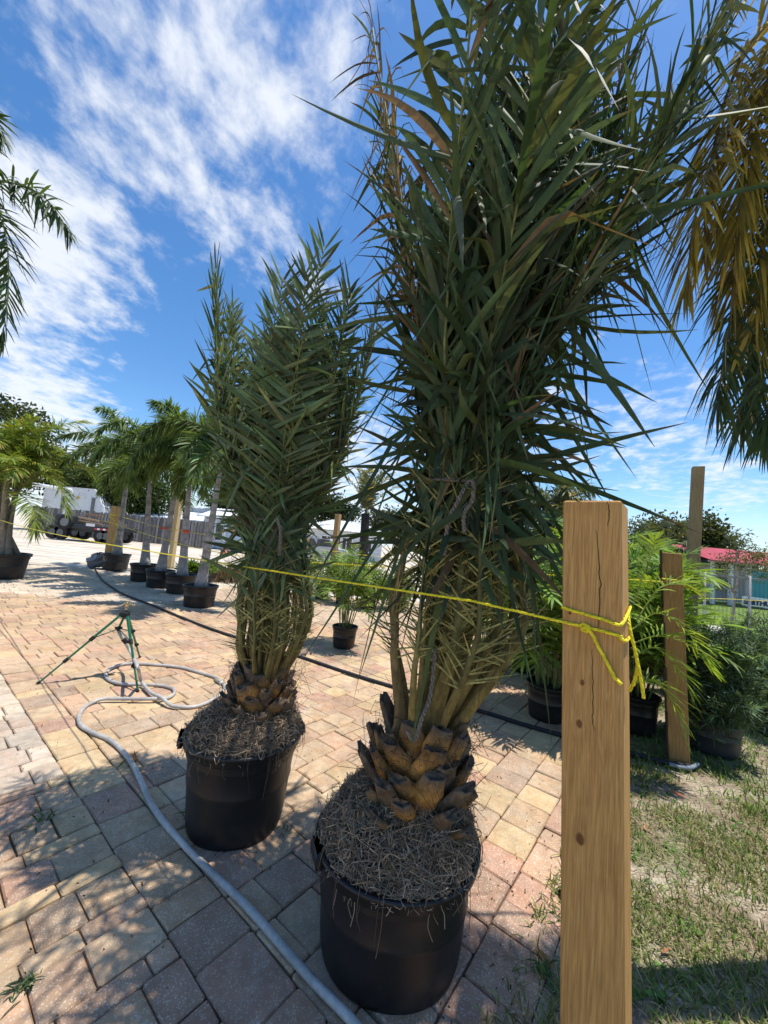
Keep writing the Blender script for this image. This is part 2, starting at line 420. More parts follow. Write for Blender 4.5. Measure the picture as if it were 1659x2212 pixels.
def post(name_label, base, sx, sy, H, ang, col, lean=(0, 0), group='square timber posts', knots=0, crack=False):
    t = thing('timber_post', name_label, 'post', base, group)
    ax = A_([[math.cos(ang), math.sin(ang), 0], [-math.sin(ang), math.cos(ang), 0], [lean[0], lean[1], 1]])
    mb = MB(); mb.box(ax[2] * (H / 2 - .05), (sx, sy, H + .1), ax, col, bev=.004)
    mb.build('post_shaft', M_wood, t)
    return t, ax

# near post with checks and knots on the face towards the paving
PN = vp(1287, 1230, .95); npx, npy = PN[0], PN[1]
topz = vp(1284, 1079, .885)[2]
lb_ = vp(1288, 2212, .95); leanx = (PN[0] - lb_[0]) / (PN[2] - lb_[2]); npx = PN[0] - leanx * PN[2]
tp, axn = post('thick square timber post standing closest, rope knotted on it, front right', (npx, npy, 0), .124, .124, topz, R(-38.2), (.52, .29, .095), lean=(leanx, 0))
fc = axn[1] * -1                                          # outward normal of the face towards the viewer
fo = A_([npx, npy, 0])
HW = .062
def onface(s, z, o=HW + .001): return axn[0] * s + fc * o + axn[2] * z
for (s, z, r) in ((-.018, 1.078, .0065), (-.024, .985, .009), (-.022, .74, .012), (.004, .36, .006), (-.045, 1.23, .004)):
    mb = MB(); a = np.arange(12) / 12 * 2 * np.pi
    ring1 = [onface(s + math.cos(q) * r * .8, z + math.sin(q) * r * 1.15, HW + .0003) for q in a]
    ring2 = [onface(s + math.cos(q) * r * .5, z + math.sin(q) * r * .8, HW + .0009) for q in a]
    mb.add(ring1 + ring2, [(i, (i + 1) % 12, 12 + (i + 1) % 12, 12 + i) for i in range(12)], col=A_([[.32, .165, .055]] * 12 + [[.15, .065, .025]] * 12), polys=[list(range(12, 24))])
    mb.build('knot', M_bark, tp)
def crackline(pts, wd):
    wd *= .65
    P = A_([onface(s, z, HW + .0005) for s, z in pts]); P = spl(P, 24); P += axn[0] * rng.normal(0, .0009, (24, 1))
    mb = MB(); ww = wd * np.sin(np.linspace(.15, 3.0, 24)) + .0003
    V = np.stack([P - axn[0] * ww[:, None], P + axn[0] * ww[:, None]], 1); mb.add(V.reshape(-1, 3), sfaces(1, 24, 2), col=(.075, .04, .018)); mb.build('crack', M_bark, tp)
zt = topz
crackline([(.034, zt - .002), (.037, zt - .03), (.034, zt - .06)], .0013)
crackline([(.010, zt - .07), (.016, zt - .14), (.019, zt - .21), (.016, zt - .27), (.013, zt - .30)], .0014)
crackline([(.002, zt - .34), (.004, zt - .42), (.004, zt - .50), (.007, zt - .52)], .0009)
MIDP = gp(1465, 1645); midtop = vp(1449, 1195, MIDP[1])
mp, axm = post('shorter timber post behind the near one, among palm fronds with bark on its left edge', (MIDP[0], MIDP[1], 0), .125, .10, midtop[2], R(-30), (.40, .225, .08), lean=((midtop[0] - MIDP[0]) / midtop[2], 0))
mb = MB()
for k in range(14): mb.box(axm[0] * -.064 + axm[1] * (-.02 + .01 * math.sin(k * 2.3)) + axm[2] * (.03 + midtop[2] / 14 * (k + .4)), (.012 + .006 * math.sin(k * 1.7), .075 + .012 * math.sin(k * 3.1), midtop[2] / 14 * .98), axm, A_([.07, .045, .03]) * (1 + .25 * math.sin(k * 5)), bev=.004)
mb.build('bark_edge', M_bark, mp)
TY = 4.55; TB = vp(1483, 1470, TY); TT = vp(1508, 1009, TY)
post('tall slender timber post rising against the sky right of the near post', (TB[0], TB[1], 0), .115, .115, TT[2], R(-30), (.36, .25, .12), lean=((TT[0] - TB[0]) / TT[2], 0))
PLb = vp(238, 1200, 11.2); PLt = vp(254, 1094, 11.2)
post('squat wide timber post behind the leftmost potted palm with yellow rope bow', (PLb[0], PLb[1], 0), .22, .2, PLt[2], R(-20), (.46, .30, .12))
P2b = gp(368, 1225); P2t = vp(384, 1080, P2b[1] - .2)
post('slim pale timber post between the third and fourth small potted palms', (P2b[0], P2b[1], 0), .17, .14, P2t[2] + .6, R(-20), (.56, .42, .22))
P5 = vp(641, 1320, 6.3)
post('half hidden timber post behind stems of the smaller tied palm', (P5[0], P5[1], 0), .13, .11, 1.35, R(-30), (.42, .28, .13))
P6b = vp(724, 1180, 13.0); P6t = vp(734, 1111, 13.0)
post('distant timber post before the white roofed house', (P6b[0], P6b[1], 0), .17, .15, P6t[2], R(-30), (.42, .28, .13))

# ------------------------------------------------------------------ tied date palms
def interp(z, tab): return np.interp(z, [a for a, b in tab], [b for a, b in tab])
def date_palm(base, root_top, trunk, axis, Rtab, nfr, ztop, leaf, label, seed, near):
    """base: pot centre; axis(z)->(x,y); Rtab: radius of the bundle by height"""
    g = np.random.default_rng(seed)
    t = thing('date_palm', label, 'palm', (base[0], base[1], 0)); org = A_([base[0], base[1], 0.])
    z0, z1, rt_ = trunk                                   # trunk bottom, top, radius
    # trunk core
    mb = MB(); P = A_([[*axis(z), z] for z in np.linspace(z0 - .1, z1, 10)])
    mb.tube(P, rt_ * .9 * A_([.75, .85, .95, .98, 1, .98, .93, .85, .72, .5]), 18, (.03, .02, .014)); mb.build('trunk', M_bark, t, org, smooth=True)
    # leaf bases
    rows = 6; per = 8
    for r in range(rows):
        for k in range(per):
            f = (r + .5 * ((k % 2))) / rows; z = z0 - .02 + (z1 - z0) * f * .93; ph = (k + .5 * r + g.normal(0, .08)) / per * 2 * np.pi
            out = A_([math.cos(ph), math.sin(ph), 0]); sd = A_([-math.sin(ph), math.cos(ph), 0]); up = A_([0, 0, 1.])
            rr = rt_ * (.80 + .2 * math.sin(math.pi * min(1, f + .1))); c = A_([*axis(z), z]) + out * rr * .80
            tilt = -.15 + 1.0 * f + g.normal(0, .12); d = nrm(out * math.cos(tilt) * .8 + up * (math.sin(tilt) + .62) + sd * g.normal(0, .12)); n2 = np.cross(sd, d)
            L = rt_ * g.uniform(.62, .88); W = rt_ * g.uniform(.54, .78); th = rt_ * g.uniform(.18, .27)
            V = []; C = []
            cb = A_([.34, .15, .035]) * g.uniform(.5, 1.2); ct = A_([.46, .25, .07]) * g.uniform(.5, 1.15); 
            if g.random() < .4: ct = A_([.11, .085, .07]); cb = A_([.12, .08, .045])
            skew = g.normal(0, .22, 2)
            for (s, wf, tf) in ((-.25, .9, 1.1), (.22, 1.12, 1.1), (.6, .92, .85), (.95, .70, .6), (1.0, .66, .5)):
                lift = (s ** 2) * L * .22
                for a in np.arange(10) / 10 * 2 * np.pi:
                    x = math.copysign(abs(math.cos(a)) ** .7, math.cos(a)) * W * wf * .5; y = math.sin(a) * th * tf * .62
                    off = (x / W * skew[0] + y / th * .25 * skew[1]) * L * (s > .5) * (s * .8)
                    V.append(c + d * (L * s + off + (g.normal(0, .004) if s > .9 else 0)) + sd * x + n2 * (y - th * .45 * (abs(x) / (W * .5)) ** 2) + up * lift + g.normal(0, .0022, 3))
                    C.append(cb * (1 - max(s, 0)) + ct * max(s, 0) if s < .9 else A_([.15, .10, .06]))
            ctr = c + d * L * .86 + up * L * .2
            V.append(ctr); C.append(A_([.07, .045, .028]))
            q = [(rr_ * 10 + j, rr_ * 10 + (j + 1) % 10, rr_ * 10 + 10 + (j + 1) % 10, rr_ * 10 + 10 + j) for rr_ in range(4) for j in range(10)]
            tr = [(40 + j, 40 + (j + 1) % 10, 50) for j in range(10)]
            mb = MB(); mb.add(V, q, tr, col=A_(C)); mb.build('leaf_base', M_boot, t, org, smooth=True)
    # fibre hairs round the trunk
    mb = MB()
    for k in range(620 if near else 380):
        ph = g.uniform(0, 2 * np.pi); z = g.uniform(z0, z1 + .06); c = A_([*axis(z), z]); rr = rt_ * g.uniform(.9, 1.3)
        a = c + rr * A_([math.cos(ph), math.sin(ph), 0]); b = a + g.normal(0, .05, 3); m_ = (a + b) / 2 + g.normal(0, .022, 3)
        mb.tube(spl([a, m_, b], 6), .0009, 3, A_([.13, .085, .05]) * g.uniform(.5, 1.3), cap=False)
    mb.build('trunk_fibre', M_root, t, org, kind='stuff')
    # fronds
    S = np.linspace(0, 1, 60); fr = []
    for i in range(nfr):
        lay = (i + .5) / nfr; k = g.uniform(.84, 1.06) if i < nfr * (.30 if near else .5) else g.uniform(.10, .55); ph = i * 2.39996 + g.normal(0, .12)
        zt_ = ztop + g.uniform(-.35, .12) * (1.0 if near else .9) - (.55 if near else .2) * (1 - k); zb = z1 - .10 + .10 * (1 - k)
        z = zb + (zt_ - zb) * S
        r = interp(z, Rtab) * k; low = np.exp(-((z - z1 - .42) / .28) ** 2); r = r * (1 + low * g.uniform(-.35, .36)); r[:8] *= np.linspace(.85, 1, 8)
        wig = g.normal(0, .05) * np.sin(S * 5 + g.uniform(0, 6)) + g.normal(0, .22) * np.maximum(0, S - .35)
        cx = A_([axis(q) for q in z])
        P = np.stack([cx[:, 0] + r * np.cos(ph + wig), cx[:, 1] + r * np.sin(ph + wig), z], -1)
        N = np.stack([-np.cos(ph + wig), -np.sin(ph + wig), 0 * z], -1)
        dead = leaf['dead'](ph, k, g)
        fr.append((P, N, ph, k, dead))
    allL = []
    for i, (P, N, ph, k, dead) in enumerate(fr):
        mb = MB(); rw = leaf['r0'] * np.interp(S, [0, .05, .14, .3, .6, 1], [1.0, .54, .31, .24, .18, .06]) * g.uniform(.85, 1.1)
        cs = A_([np.interp(S, [0, .06, .16, .34, .7, 1], v) for v in ((.36, .26, .15, .12, .20, .20), (.20, .18, .135, .13, .20, .21), (.06, .055, .045, .045, .06, .06))]).T * g.uniform(.8, 1.1)
        if dead: cs = cs * .5 + A_([.22, .14, .07]) * .5
        mb.tube(P, rw, 8, cs, flat=.62, ref=None)
        f = mb.build('frond', M_stem, t, org, smooth=True)
        T = nrm(np.gradient(P, axis=0))
        # spines low on the stalk
        ns = leaf['spines']; s = np.sort(g.uniform(.10, .36, ns)); sg = np.where(g.random(ns) < .5, -1, 1)
        Pi = A_([np.interp(s, S, P[:, q]) for q in range(3)]).T; Ti = nrm(A_([np.interp(s, S, T[:, q]) for q in range(3)]).T); Ni = nrm(A_([np.interp(s, S, N[:, q]) for q in range(3)]).T)
        Sd = nrm(np.cross(Ti, Ni)); a = g.uniform(.6, 1.25, ns)
        D = Ti * np.cos(a)[:, None] + Sd * (sg * np.sin(a))[:, None] + Ni * g.normal(0, .75, ns)[:, None]
        V = strips(Pi, D, Ni, g.uniform(.05, .17, ns) * leaf['sl'], leaf['sw'], 0, A_([1, .8, .1]), fold=.8)
        sb = MB(); addstrips(sb, V, A_([.34, .30, .10]) * g.uniform(.6, 1.3, (ns, 1))); sb.build('spines', M_stem, f, org, kind='stuff')
        # leaflets
        n = leaf['n']; s = np.repeat(np.linspace(leaf['s0'], .995, n), 2); s = np.clip(s + g.normal(0, .004, 2 * n), 0, .999); sg = np.tile([-1, 1], n)
        Pi = A_([np.interp(s, S, P[:, q]) for q in range(3)]).T; Ti = nrm(A_([np.interp(s, S, T[:, q]) for q in range(3)]).T); Ni = nrm(A_([np.interp(s, S, N[:, q]) for q in range(3)]).T)
        Sd = nrm(np.cross(Ti, Ni)); tt = (s - leaf['s0']) / (1 - leaf['s0'])
        a = np.interp(tt, [0, .3, .7, 1], leaf['ang']) + g.normal(0, leaf['aj'], 2 * n)
        li = g.normal(0, leaf['lj'], 2 * n) + .10 + .22 * (np.arange(2 * n) // 2 % 3 - 1)
        D = Ti * np.cos(a)[:, None] + (Sd * (sg * np.cos(li))[:, None] + Ni * np.sin(li)[:, None]) * np.sin(a)[:, None]
        wild = g.random(2 * n) < leaf['wild'] * np.interp(tt, [0, .2, .4, 1], [1.5, 1.3, .9, .4])      # leaflets pulled loose by the tie
        D[wild] = nrm(-Ni[wild] * g.uniform(.3, 1.1, (wild.sum(), 1)) + g.normal(0, .55, (wild.sum(), 3)) + A_([0, 0, -.12]))
        L = leaf['L'] * np.interp(tt, [0, .15, .6, 1], [.75, 1.0, 1.0, .55]) * g.uniform(.8, 1.12, 2 * n)
        W = leaf['W'] * np.interp(tt, [0, .6, 1], [1, .95, .6]) * g.uniform(.8, 1.15, 2 * n)
        dr = g.uniform(0, leaf['droop'], 2 * n); kk = np.where(g.random(2 * n) < leaf['kink'], g.uniform(.3, 1.3, 2 * n), 0)
        c = leaf['col'] * g.uniform(.55, 1.5, (2 * n, 1)) * (1 + g.normal(0, .08, (2 * n, 3))); yl = g.random(2 * n) < .10; c[yl] = c[yl] * .5 + A_([.14, .15, .04]) * .5
        br = (g.random(2 * n) < (np.where(tt > .38, .85, .1) if dead else leaf['brown']))
        c[br] = A_([.17, .115, .065]) * g.uniform(.5, 1.4, (br.sum(), 1))
        if dead: dr = g.uniform(.2, .9, 2 * n); kk = g.uniform(0, 1.1, 2 * n); L = L * .8; W = W * .62
        Nj = Ni + g.normal(0, .35, (2 * n, 3))
        tw = g.normal(0, .5, 2 * n)
        V = strips(Pi, D, Nj, L, W, dr, LANCE, leaf['fold'], kk, tw, g.normal(0, leaf['curl'], (2 * n, 3)))
        m = V.shape[1]; cc = np.repeat(c[:, None], m, 1); tipb = g.random(2 * n) < .35
        cc[tipb, -1] = A_([.16, .11, .06]); cc[:, 0] = cc[:, 0] * .5 + A_([.16, .17, .05]) * .5
        allL.append((f, V, cc))
    # the leaflets that show largest are objects of their own
    sc_ = []
    for i, (f, V, cc) in enumerate(allL):
        mid = V[:, 3, 0]; X, Y_, zc = pix(mid); tip = V[:, -1, 0]; X2, Y2, z2 = pix(tip); b0 = V[:, 0, 0]; X0, Y0, _ = pix(b0)
        ok = (zc > .2) & (X > 0) & (X < 1659) & (Y_ > 0) & (Y_ < 2212)
        ax_ = A_([*axis(1.5)]); front = (mid[:, :2] - ax_) @ (-ax_) / np.linalg.norm(ax_) > -.02
        size = np.hypot(X2 - X0, Y2 - Y0) * ok * front
        sc_ += [(size[j], i, j) for j in range(len(size))]
    sc_.sort(reverse=True); ind = {}
    for (s, i, j) in sc_[:300]: ind.setdefault(i, set()).add(j)
    for i, (f, V, cc) in enumerate(allL):
        sel = np.zeros(len(V), bool); sel[list(ind.get(i, []))] = True
        for j in np.where(sel)[0]:
            mb = MB(); addstrips(mb, V[j:j + 1], cc[j:j + 1]); mb.build('leaflet', M_leafd, f, org, smooth=True)
        if (~sel).any():
            mb = MB(); addstrips(mb, V[~sel], cc[~sel]); mb.build('leaflets', M_leafd, f, org, smooth=True, kind='stuff')
    return t
def root_ball(t, org, rt, H, top, ctr, seed, n, rad):
    """mound of matted roots standing proud of the pot"""
    g = np.random.default_rng(seed); a = np.arange(48) / 48 * 2 * np.pi
    fs = np.linspace(0, 1, 12); V = []; 
    def surf(f, an):
        r = rt * .96 * (1 - f) ** .62 + .03 * f; z = H - .012 + (top - H + .012) * (1 - (1 - f) ** 2.1)
        cx = org[0] + (ctr[0] - org[0]) * f; cy = org[1] + (ctr[1] - org[1]) * f
        return A_([cx + r * math.cos(an), cy + r * math.sin(an), z])
    for f in fs:
        for an in a: V.append(surf(f, an) + g.normal(0, .006, 3))
    q = [(r * 48 + j, r * 48 + (j + 1) % 48, r * 48 + 48 + (j + 1) % 48, r * 48 + 48 + j) for r in range(11) for j in range(48)]
    mb = MB(); mb.add(V, q, col=(.060, .042, .028)); mb.build('root_ball', M_soil, t, org, smooth=True)
    rb = MB()
    for k in range(n):
        f = g.random() ** 1.3 * .95; an = g.uniform(0, 2 * np.pi); L = 0
        p = surf(f, an); da = g.normal(0, .35); df = -g.uniform(.05, .35)
        if g.random() < .6: da, df = g.normal(0, .22), g.normal(0, .09)
        pts = [p + A_([0, 0, .002])]
        for w_ in (.5, 1.0):
            p2 = surf(min(max(f + df * w_, 0), .97), an + da * w_) + g.normal(0, .014, 3) + A_([0, 0, g.uniform(.001, .016)]); pts.append(p2)
        if f < .12 and g.random() < .10:
            pts[-1] = pts[-2] + A_([math.cos(an) * .02, math.sin(an) * .02, -g.uniform(.02, .09)])
        c = A_([.36, .27, .18]) * g.uniform(.35, 1.35)
        pts.insert(2, (pts[1] + pts[2]) / 2 + g.normal(0, .012, 3)); rb.tube(spl(pts, 8), rad * g.uniform(.6, 1.7), 3, c, cap=False)
    for k in range(26):                                   # dangling strands over the rim
        an = g.uniform(0, 2 * np.pi); p = surf(0, an); o_ = A_([math.cos(an), math.sin(an), 0])
        pts = [surf(.08, an), p + o_ * .028 + A_([0, 0, .035]), p + o_ * .04 + A_([0, 0, -g.uniform(.01, .06)]), p + o_ * .03 + g.normal(0, .012, 3) + A_([0, 0, -g.uniform(.05, .16)])]
        rb.tube(spl(pts, 9), rad * g.uniform(.6, 1.2), 3, A_([.17, .125, .08]) * g.uniform(.5, 1.2), cap=False)
    rb.build('roots', M_root, t, org, kind='stuff')
    cb = MB()
    for k in range(60):
        f = g.random() * .8; p = surf(f, g.uniform(0, 6.28)) + A_([0, 0, .004]); r = g.uniform(.003, .008)
        cb.box(p, (r * 1.6, r, r), nrm(g.normal(0, 1, (3, 3))), A_([.5, .46, .4]) * g.uniform(.5, 1.1))
    cb.build('soil_grit', M_soil, t, org, kind='stuff')

NX, NY = .152, 1.467
pot(NX, NY, .280, .240, .345, 'large black nursery pot in front holding the biggest tied palm', group='large pots with tied palms', seg=64, soil=False)
ax_pts = [(905, 1650, .50), (925, 1560, .7), (975, 1350, 1.08), (1005, 1040, 1.58), (1030, 800, 2.05), (1075, 600, 2.42), (1115, 430, 2.72), (1150, 150, 3.2)]
NZ, NXv = [], []
for (x, y, _) in ax_pts:
    p = vp(x, y, NY); NZ.append(p[2]); NXv.append(p[0])
NZ.append(NZ[-1] + 1.2); NXv.append(NXv[-1] + .12)
def axis_near(z): return (float(np.interp(z, NZ, NXv)), NY + .02 * z)
tieN = vp(1005, 1050, NY)[2]
RN = [(.55, .115), (.72, .125), (.95, .23), (1.12, .285), (1.32, .255), (tieN, .15), (tieN + .3, .19), (tieN + .6, .30), (tieN + .9, .43), (tieN + 1.2, .56), (tieN + 1.7, .74), (tieN + 2.1, .88), (tieN + 2.6, 1.05)]
leafN = dict(r0=.043, n=80, s0=.255, curl=.13, ang=[.26, .50, .72, .45], aj=.17, lj=.40, L=.45, W=.028, droop=.24, kink=.2, col=A_([.064, .094, .046]), brown=.045, fold=.45, spines=56, sl=1.3, sw=.007, wild=.12,
             dead=lambda ph, k, g: (math.cos(ph - R(195)) > .82 and k > .55))
pn = date_palm((NX, NY), .5, (.40, .70, .158), axis_near, RN, 30, 3.75, leafN, 'largest tied date palm in the front pot, crown running out of the frame', 11, True)
root_ball(pn, A_([NX, NY, 0.]), .272, .345, .505, axis_near(.45), 5, 6500, .0010)

FX, FY = -.578, 1.965
pot(FX, FY, .268, .219, .408, 'black nursery pot of the smaller tied palm beside the grey hose', group='large pots with tied palms', seg=64, soil=False)
fx_pts = [(562, 1500), (572, 1430), (585, 1350), (590, 1120), (610, 900), (635, 700), (650, 540)]
FZ, FXv = [], []
for (x, y) in fx_pts:
    p = vp(x, y, FY); FZ.append(p[2]); FXv.append(p[0])
FZ.append(FZ[-1] + 1); FXv.append(FXv[-1] + .1)
def axis_far(z): return (float(np.interp(z, FZ, FXv)), FY + .03 * z)
tieF = vp(590, 1122, FY)[2]
RF = [(.5, .09), (.66, .095), (.8, .15), (1.0, .185), (1.2, .15), (tieF, .115), (tieF + .2, .22), (tieF + .45, .32), (tieF + .8, .38), (tieF + 1.1, .42), (tieF + 1.4, .47)]
leafF = dict(r0=.038, n=58, s0=.26, curl=.05, ang=[.34, 1.0, 1.06, .45], aj=.08, lj=.16, L=.26, W=.021, droop=.05, kink=.05, col=A_([.12, .165, .08]), brown=.02, fold=.38, spines=40, sl=.9, sw=.005, wild=.06,
             dead=lambda ph, k, g: False)
pf = date_palm((FX, FY), .5, (.45, .66, .13), axis_far, RF, 40, 2.66, leafF, 'smaller tied date palm in pot behind and left of the largest one', 23, False)
root_ball(pf, A_([FX, FY, 0.]), .262, .408, .515, axis_far(.45), 9, 4200, .0010)

# twine round the bundles
def twine(label, axis, z, r, hang, seed):
    g = np.random.default_rng(seed); c = A_([*axis(z), z])
    t = thing('twine', label, 'twine', tuple(c))
    mb = MB()
    for lap in range(2):
        a = np.linspace(0, 2 * np.pi, 60); rr = r * (1 + .05 * np.sin(3 * a + lap) + g.normal(0, .012, 60))
        P = np.stack([c[0] + rr * np.cos(a), c[1] + rr * np.sin(a), c[2] + .012 * np.sin(2 * a + lap * 2) + lap * .012 - .01], -1)
        mb.tube(P, .0045, 6, A_([.15, .125, .10]), ref=A_([0, 0, 1.]), cap=False)
    mb.build('loop', M_twine, t, c, smooth=True)
    for pts in hang:
        P = spl(A_(pts), 40); a = np.linspace(0, len(pts) * 14, 40)
        mb = MB()
        for k in range(2):
            off = .0045 * np.stack([np.cos(a + k * np.pi), np.sin(a + k * np.pi), 0 * a], -1); mb.tube(P + off, .0045, 5, A_([.22, .185, .15]) * (1 - .15 * k))
        mb.build('loose_end', M_twine, t, c, smooth=True)
yF = NY - .19
twine('grey twine knotted round the largest palm bundle with loose hanging ends', axis_near, tieN, .178, [
    [vp(1012, 1040, yF), vp(990, 1080, yF - .02), vp(968, 1130, yF - .02), vp(960, 1200, yF)],
    [vp(1012, 1040, yF), vp(1022, 1042, yF - .03), vp(1020, 1080, yF - .03), vp(1002, 1110, yF - .03), vp(1003, 1150, yF - .02)],
    [vp(1060, 1045, yF), vp(1066, 1056, yF - .02), vp(1070, 1075, yF - .01)]], 3)
yG = FY - .15
twine('grey twine tied round the smaller palm bundle', axis_far, tieF, .142, [[vp(600, 1118, yG), vp(606, 1150, yG - .02), vp(604, 1200, yG - .01)]], 4)
tw = MB(); Pt = spl(A_([vp(940, 1400, 1.28), vp(930, 1500, 1.25), vp(912, 1550, 1.22), vp(895, 1600, 1.22), vp(880, 1580, 1.23)]), 40)
a = np.linspace(0, 60, 40)
for k in range(2): tw.tube(Pt + .004 * np.stack([np.cos(a + k * 3.14), np.sin(a + k * 3.14), 0 * a], -1), .004, 5, (.2, .165, .13))
tw.build('twine', M_twine, None, Pt[0], smooth=True, label='frayed grey twine hanging down over the cut leaf stubs of the front trunk', category='twine')

# ------------------------------------------------------------------ other palms
def arch_frond(mbR, mbL, base, az, elev, L, bend, g, n, ll, lw, mode, col, rcol, r0=.012, s0=.12, droop=.35, prof=BLADE, path=None, browns=0.0, fold=0.0, wleft=1.0):
    m = 26; S = np.linspace(0, 1, m)
    if path is None:
        e = elev - bend * S ** 1.25; dl = L / (m - 1)
        h = np.concatenate([[0], np.cumsum(np.cos(e[:-1])) * dl]); v = np.concatenate([[0], np.cumsum(np.sin(e[:-1])) * dl])
        azv = az + g.normal(0, .12) * S
        P = A_(base) + np.stack([h * np.cos(azv), h * np.sin(azv), v], -1)
    else: P = spl(path, m)
    T = nrm(np.gradient(P, axis=0)); side = nrm(np.cross(T, A_([0, 0, 1.]))); 
    if path is None: side = np.tile(A_([math.sin(az), -math.cos(az), 0]), (m, 1))
    N = np.cross(side, T)
    mbR.tube(P, r0 * np.interp(S, [0, .2, 1], [1, .6, .15]), 5, rcol, cap=False, ref=A_([0.3, .2, .9]))
    k = 2 * n; s = np.repeat(np.linspace(s0, .99, n), 2) + g.normal(0, .006, k); s = np.clip(s, 0, .999); sg = np.tile([-1, 1], n)
    I = lambda Q: A_([np.interp(s, S, Q[:, q]) for q in range(3)]).T
    Pi, Ti, Si, Ni = I(P), nrm(I(T)), nrm(I(side)), nrm(I(N)); tt = (s - s0) / (1 - s0)
    a = np.interp(tt, [0, .7, 1], [1.15, .9, .4]) + g.normal(0, .1, k)
    if mode == 'plume': li = g.uniform(-1.9, 1.2, k)
    else: li = .35 + g.normal(0, .18, k)
    D = Ti * np.cos(a)[:, None] + (Si * (sg * np.cos(li))[:, None] + Ni * np.sin(li)[:, None]) * np.sin(a)[:, None]
    LL = ll * np.interp(tt, [0, .2, .6, 1], [.6, 1, .95, .45]) * g.uniform(.8, 1.15, k)
    c = A_(col) * g.uniform(.6, 1.4, (k, 1)) * (1 + g.normal(0, .07, (k, 3)))
    if browns: b = g.random(k) < browns; c[b] = A_([.58, .44, .09]) * g.uniform(.4, 1.2, (b.sum(), 1))
    V = strips(Pi, D, Ni + g.normal(0, .3, (k, 3)), LL, lw * g.uniform(.8, 1.2, k), droop * g.uniform(.4, 1.5, k), prof, fold)
    addstrips(mbL, V, c)
def palm_fronds(t, org, top, nf, g, L, n, ll, lw, mode, col, elev=(.2, 1.3), bend=(1.2, 2.0), droop=.35, rcol=(.14, .16, .05), azs=None, browns=0, r0=.014, shaft=.0):
    for i in range(nf):
        a, b = MB(), MB(); az = (azs[i] if azs else i * 2.4 + g.normal(0, .2)); f = (i + .5) / nf
        e = elev[1] - (elev[1] - elev[0]) * f
        arch_frond(a, b, A_(top) + A_([0, 0, -shaft * f]), az, e, L * g.uniform(.85, 1.1), g.uniform(*bend), g, n, ll, lw, mode, A_(col) * g.uniform(.85, 1.15), rcol, r0=r0, droop=droop, browns=browns)
        fo_ = a.build('frond', M_stem, t, org, smooth=True); b.build('leaflets', M_leaf, fo_, org, kind='stuff')
def foxtail(px, base_y, Y, pot_px, trunk_top, crown_h, label, plabel, seed, L, nf=9, azs=None):
    g = np.random.default_rng(seed); b = gp(px, base_y); Y = b[1]
    rt = pot_px / 2 * Y / FPX; H = rt * 1.3
    cy = Y + rt * .8; cx = b[0] * cy / Y
    pot(cx, cy, rt, rt * .84, H, plabel, group='black pots of the foxtail palms', seg=32)
    tt = vp(*trunk_top, cy); org = A_([cx, cy, 0.])
    t = thing('foxtail_palm', label, 'palm', tuple(org), group='foxtail palms in black pots')
    mb = MB(); z = np.linspace(H * .84, tt[2], 30); f = (z - z[0]) / (z[-1] - z[0])
    r = rt * np.interp(f, [0, .06, .2, .5, .85, 1], [.40, .36, .26, .20, .15, .11])
    ringc = A_([.31, .285, .26])[None] * (1 - .28 * (np.sin(f * 46) > .75))[:, None] * g.uniform(.85, 1.08, (30, 1)); 
    P = np.stack([cx + (tt[0] - cx) * f, cy + 0 * z, z], -1)
    mb.tube(P, r * (1 + .05 * (np.sin(f * 46) > .75)), 14, ringc); mb.build('trunk', M_bark, t, org, smooth=True)
    sh = MB(); sh.tube(A_([tt, tt + A_([.0, 0, .25]), tt + A_([.01, 0, .55])]), A_([.11, .10, .05]) * rt * 1.1, 10, (.16, .20, .07)); sh.build('crownshaft', M_stem, t, org, smooth=True)
    palm_fronds(t, org, tt + A_([0, 0, .5]), nf + 3, g, L * 1.32, 150, .34, .030, 'plume', (.12, .185, .052), elev=(.15, 1.35), bend=(1.4, 2.5), droop=.3, shaft=.25, azs=azs)
    return t
foxtail(248, 1233, 0, 53, (276, 1022), 0, 'leftmost and farthest foxtail palm, thin open crown', 'farthest left black pot of the foxtail row beside the grey bag', 31, 1.55, 8)
foxtail(308, 1258, 0, 57, (324, 1040), 0, 'second foxtail palm from the left, fronds hanging low over its trunk', 'second black pot from the left in the foxtail row', 32, 1.5, 9)
foxtail(342, 1272, 0, 58, (386, 1018), 0, 'third foxtail palm with orange ribbon, standing before the slim pale post', 'middle black pot of the foxtail row', 33, 1.35, 9)
foxtail(388, 1285, 0, 63, (410, 1030), 0, 'fourth foxtail palm with orange ribbon and reddish patch on the trunk', 'fourth black pot from the left in the foxtail row', 34, 1.25, 10)
foxtail(428, 1315, 0, 71, (476, 1015), 0, 'nearest foxtail palm, trunk leaning behind the smaller tied palm', 'nearest black pot of the foxtail row, fully in view', 35, 1.2, 8)

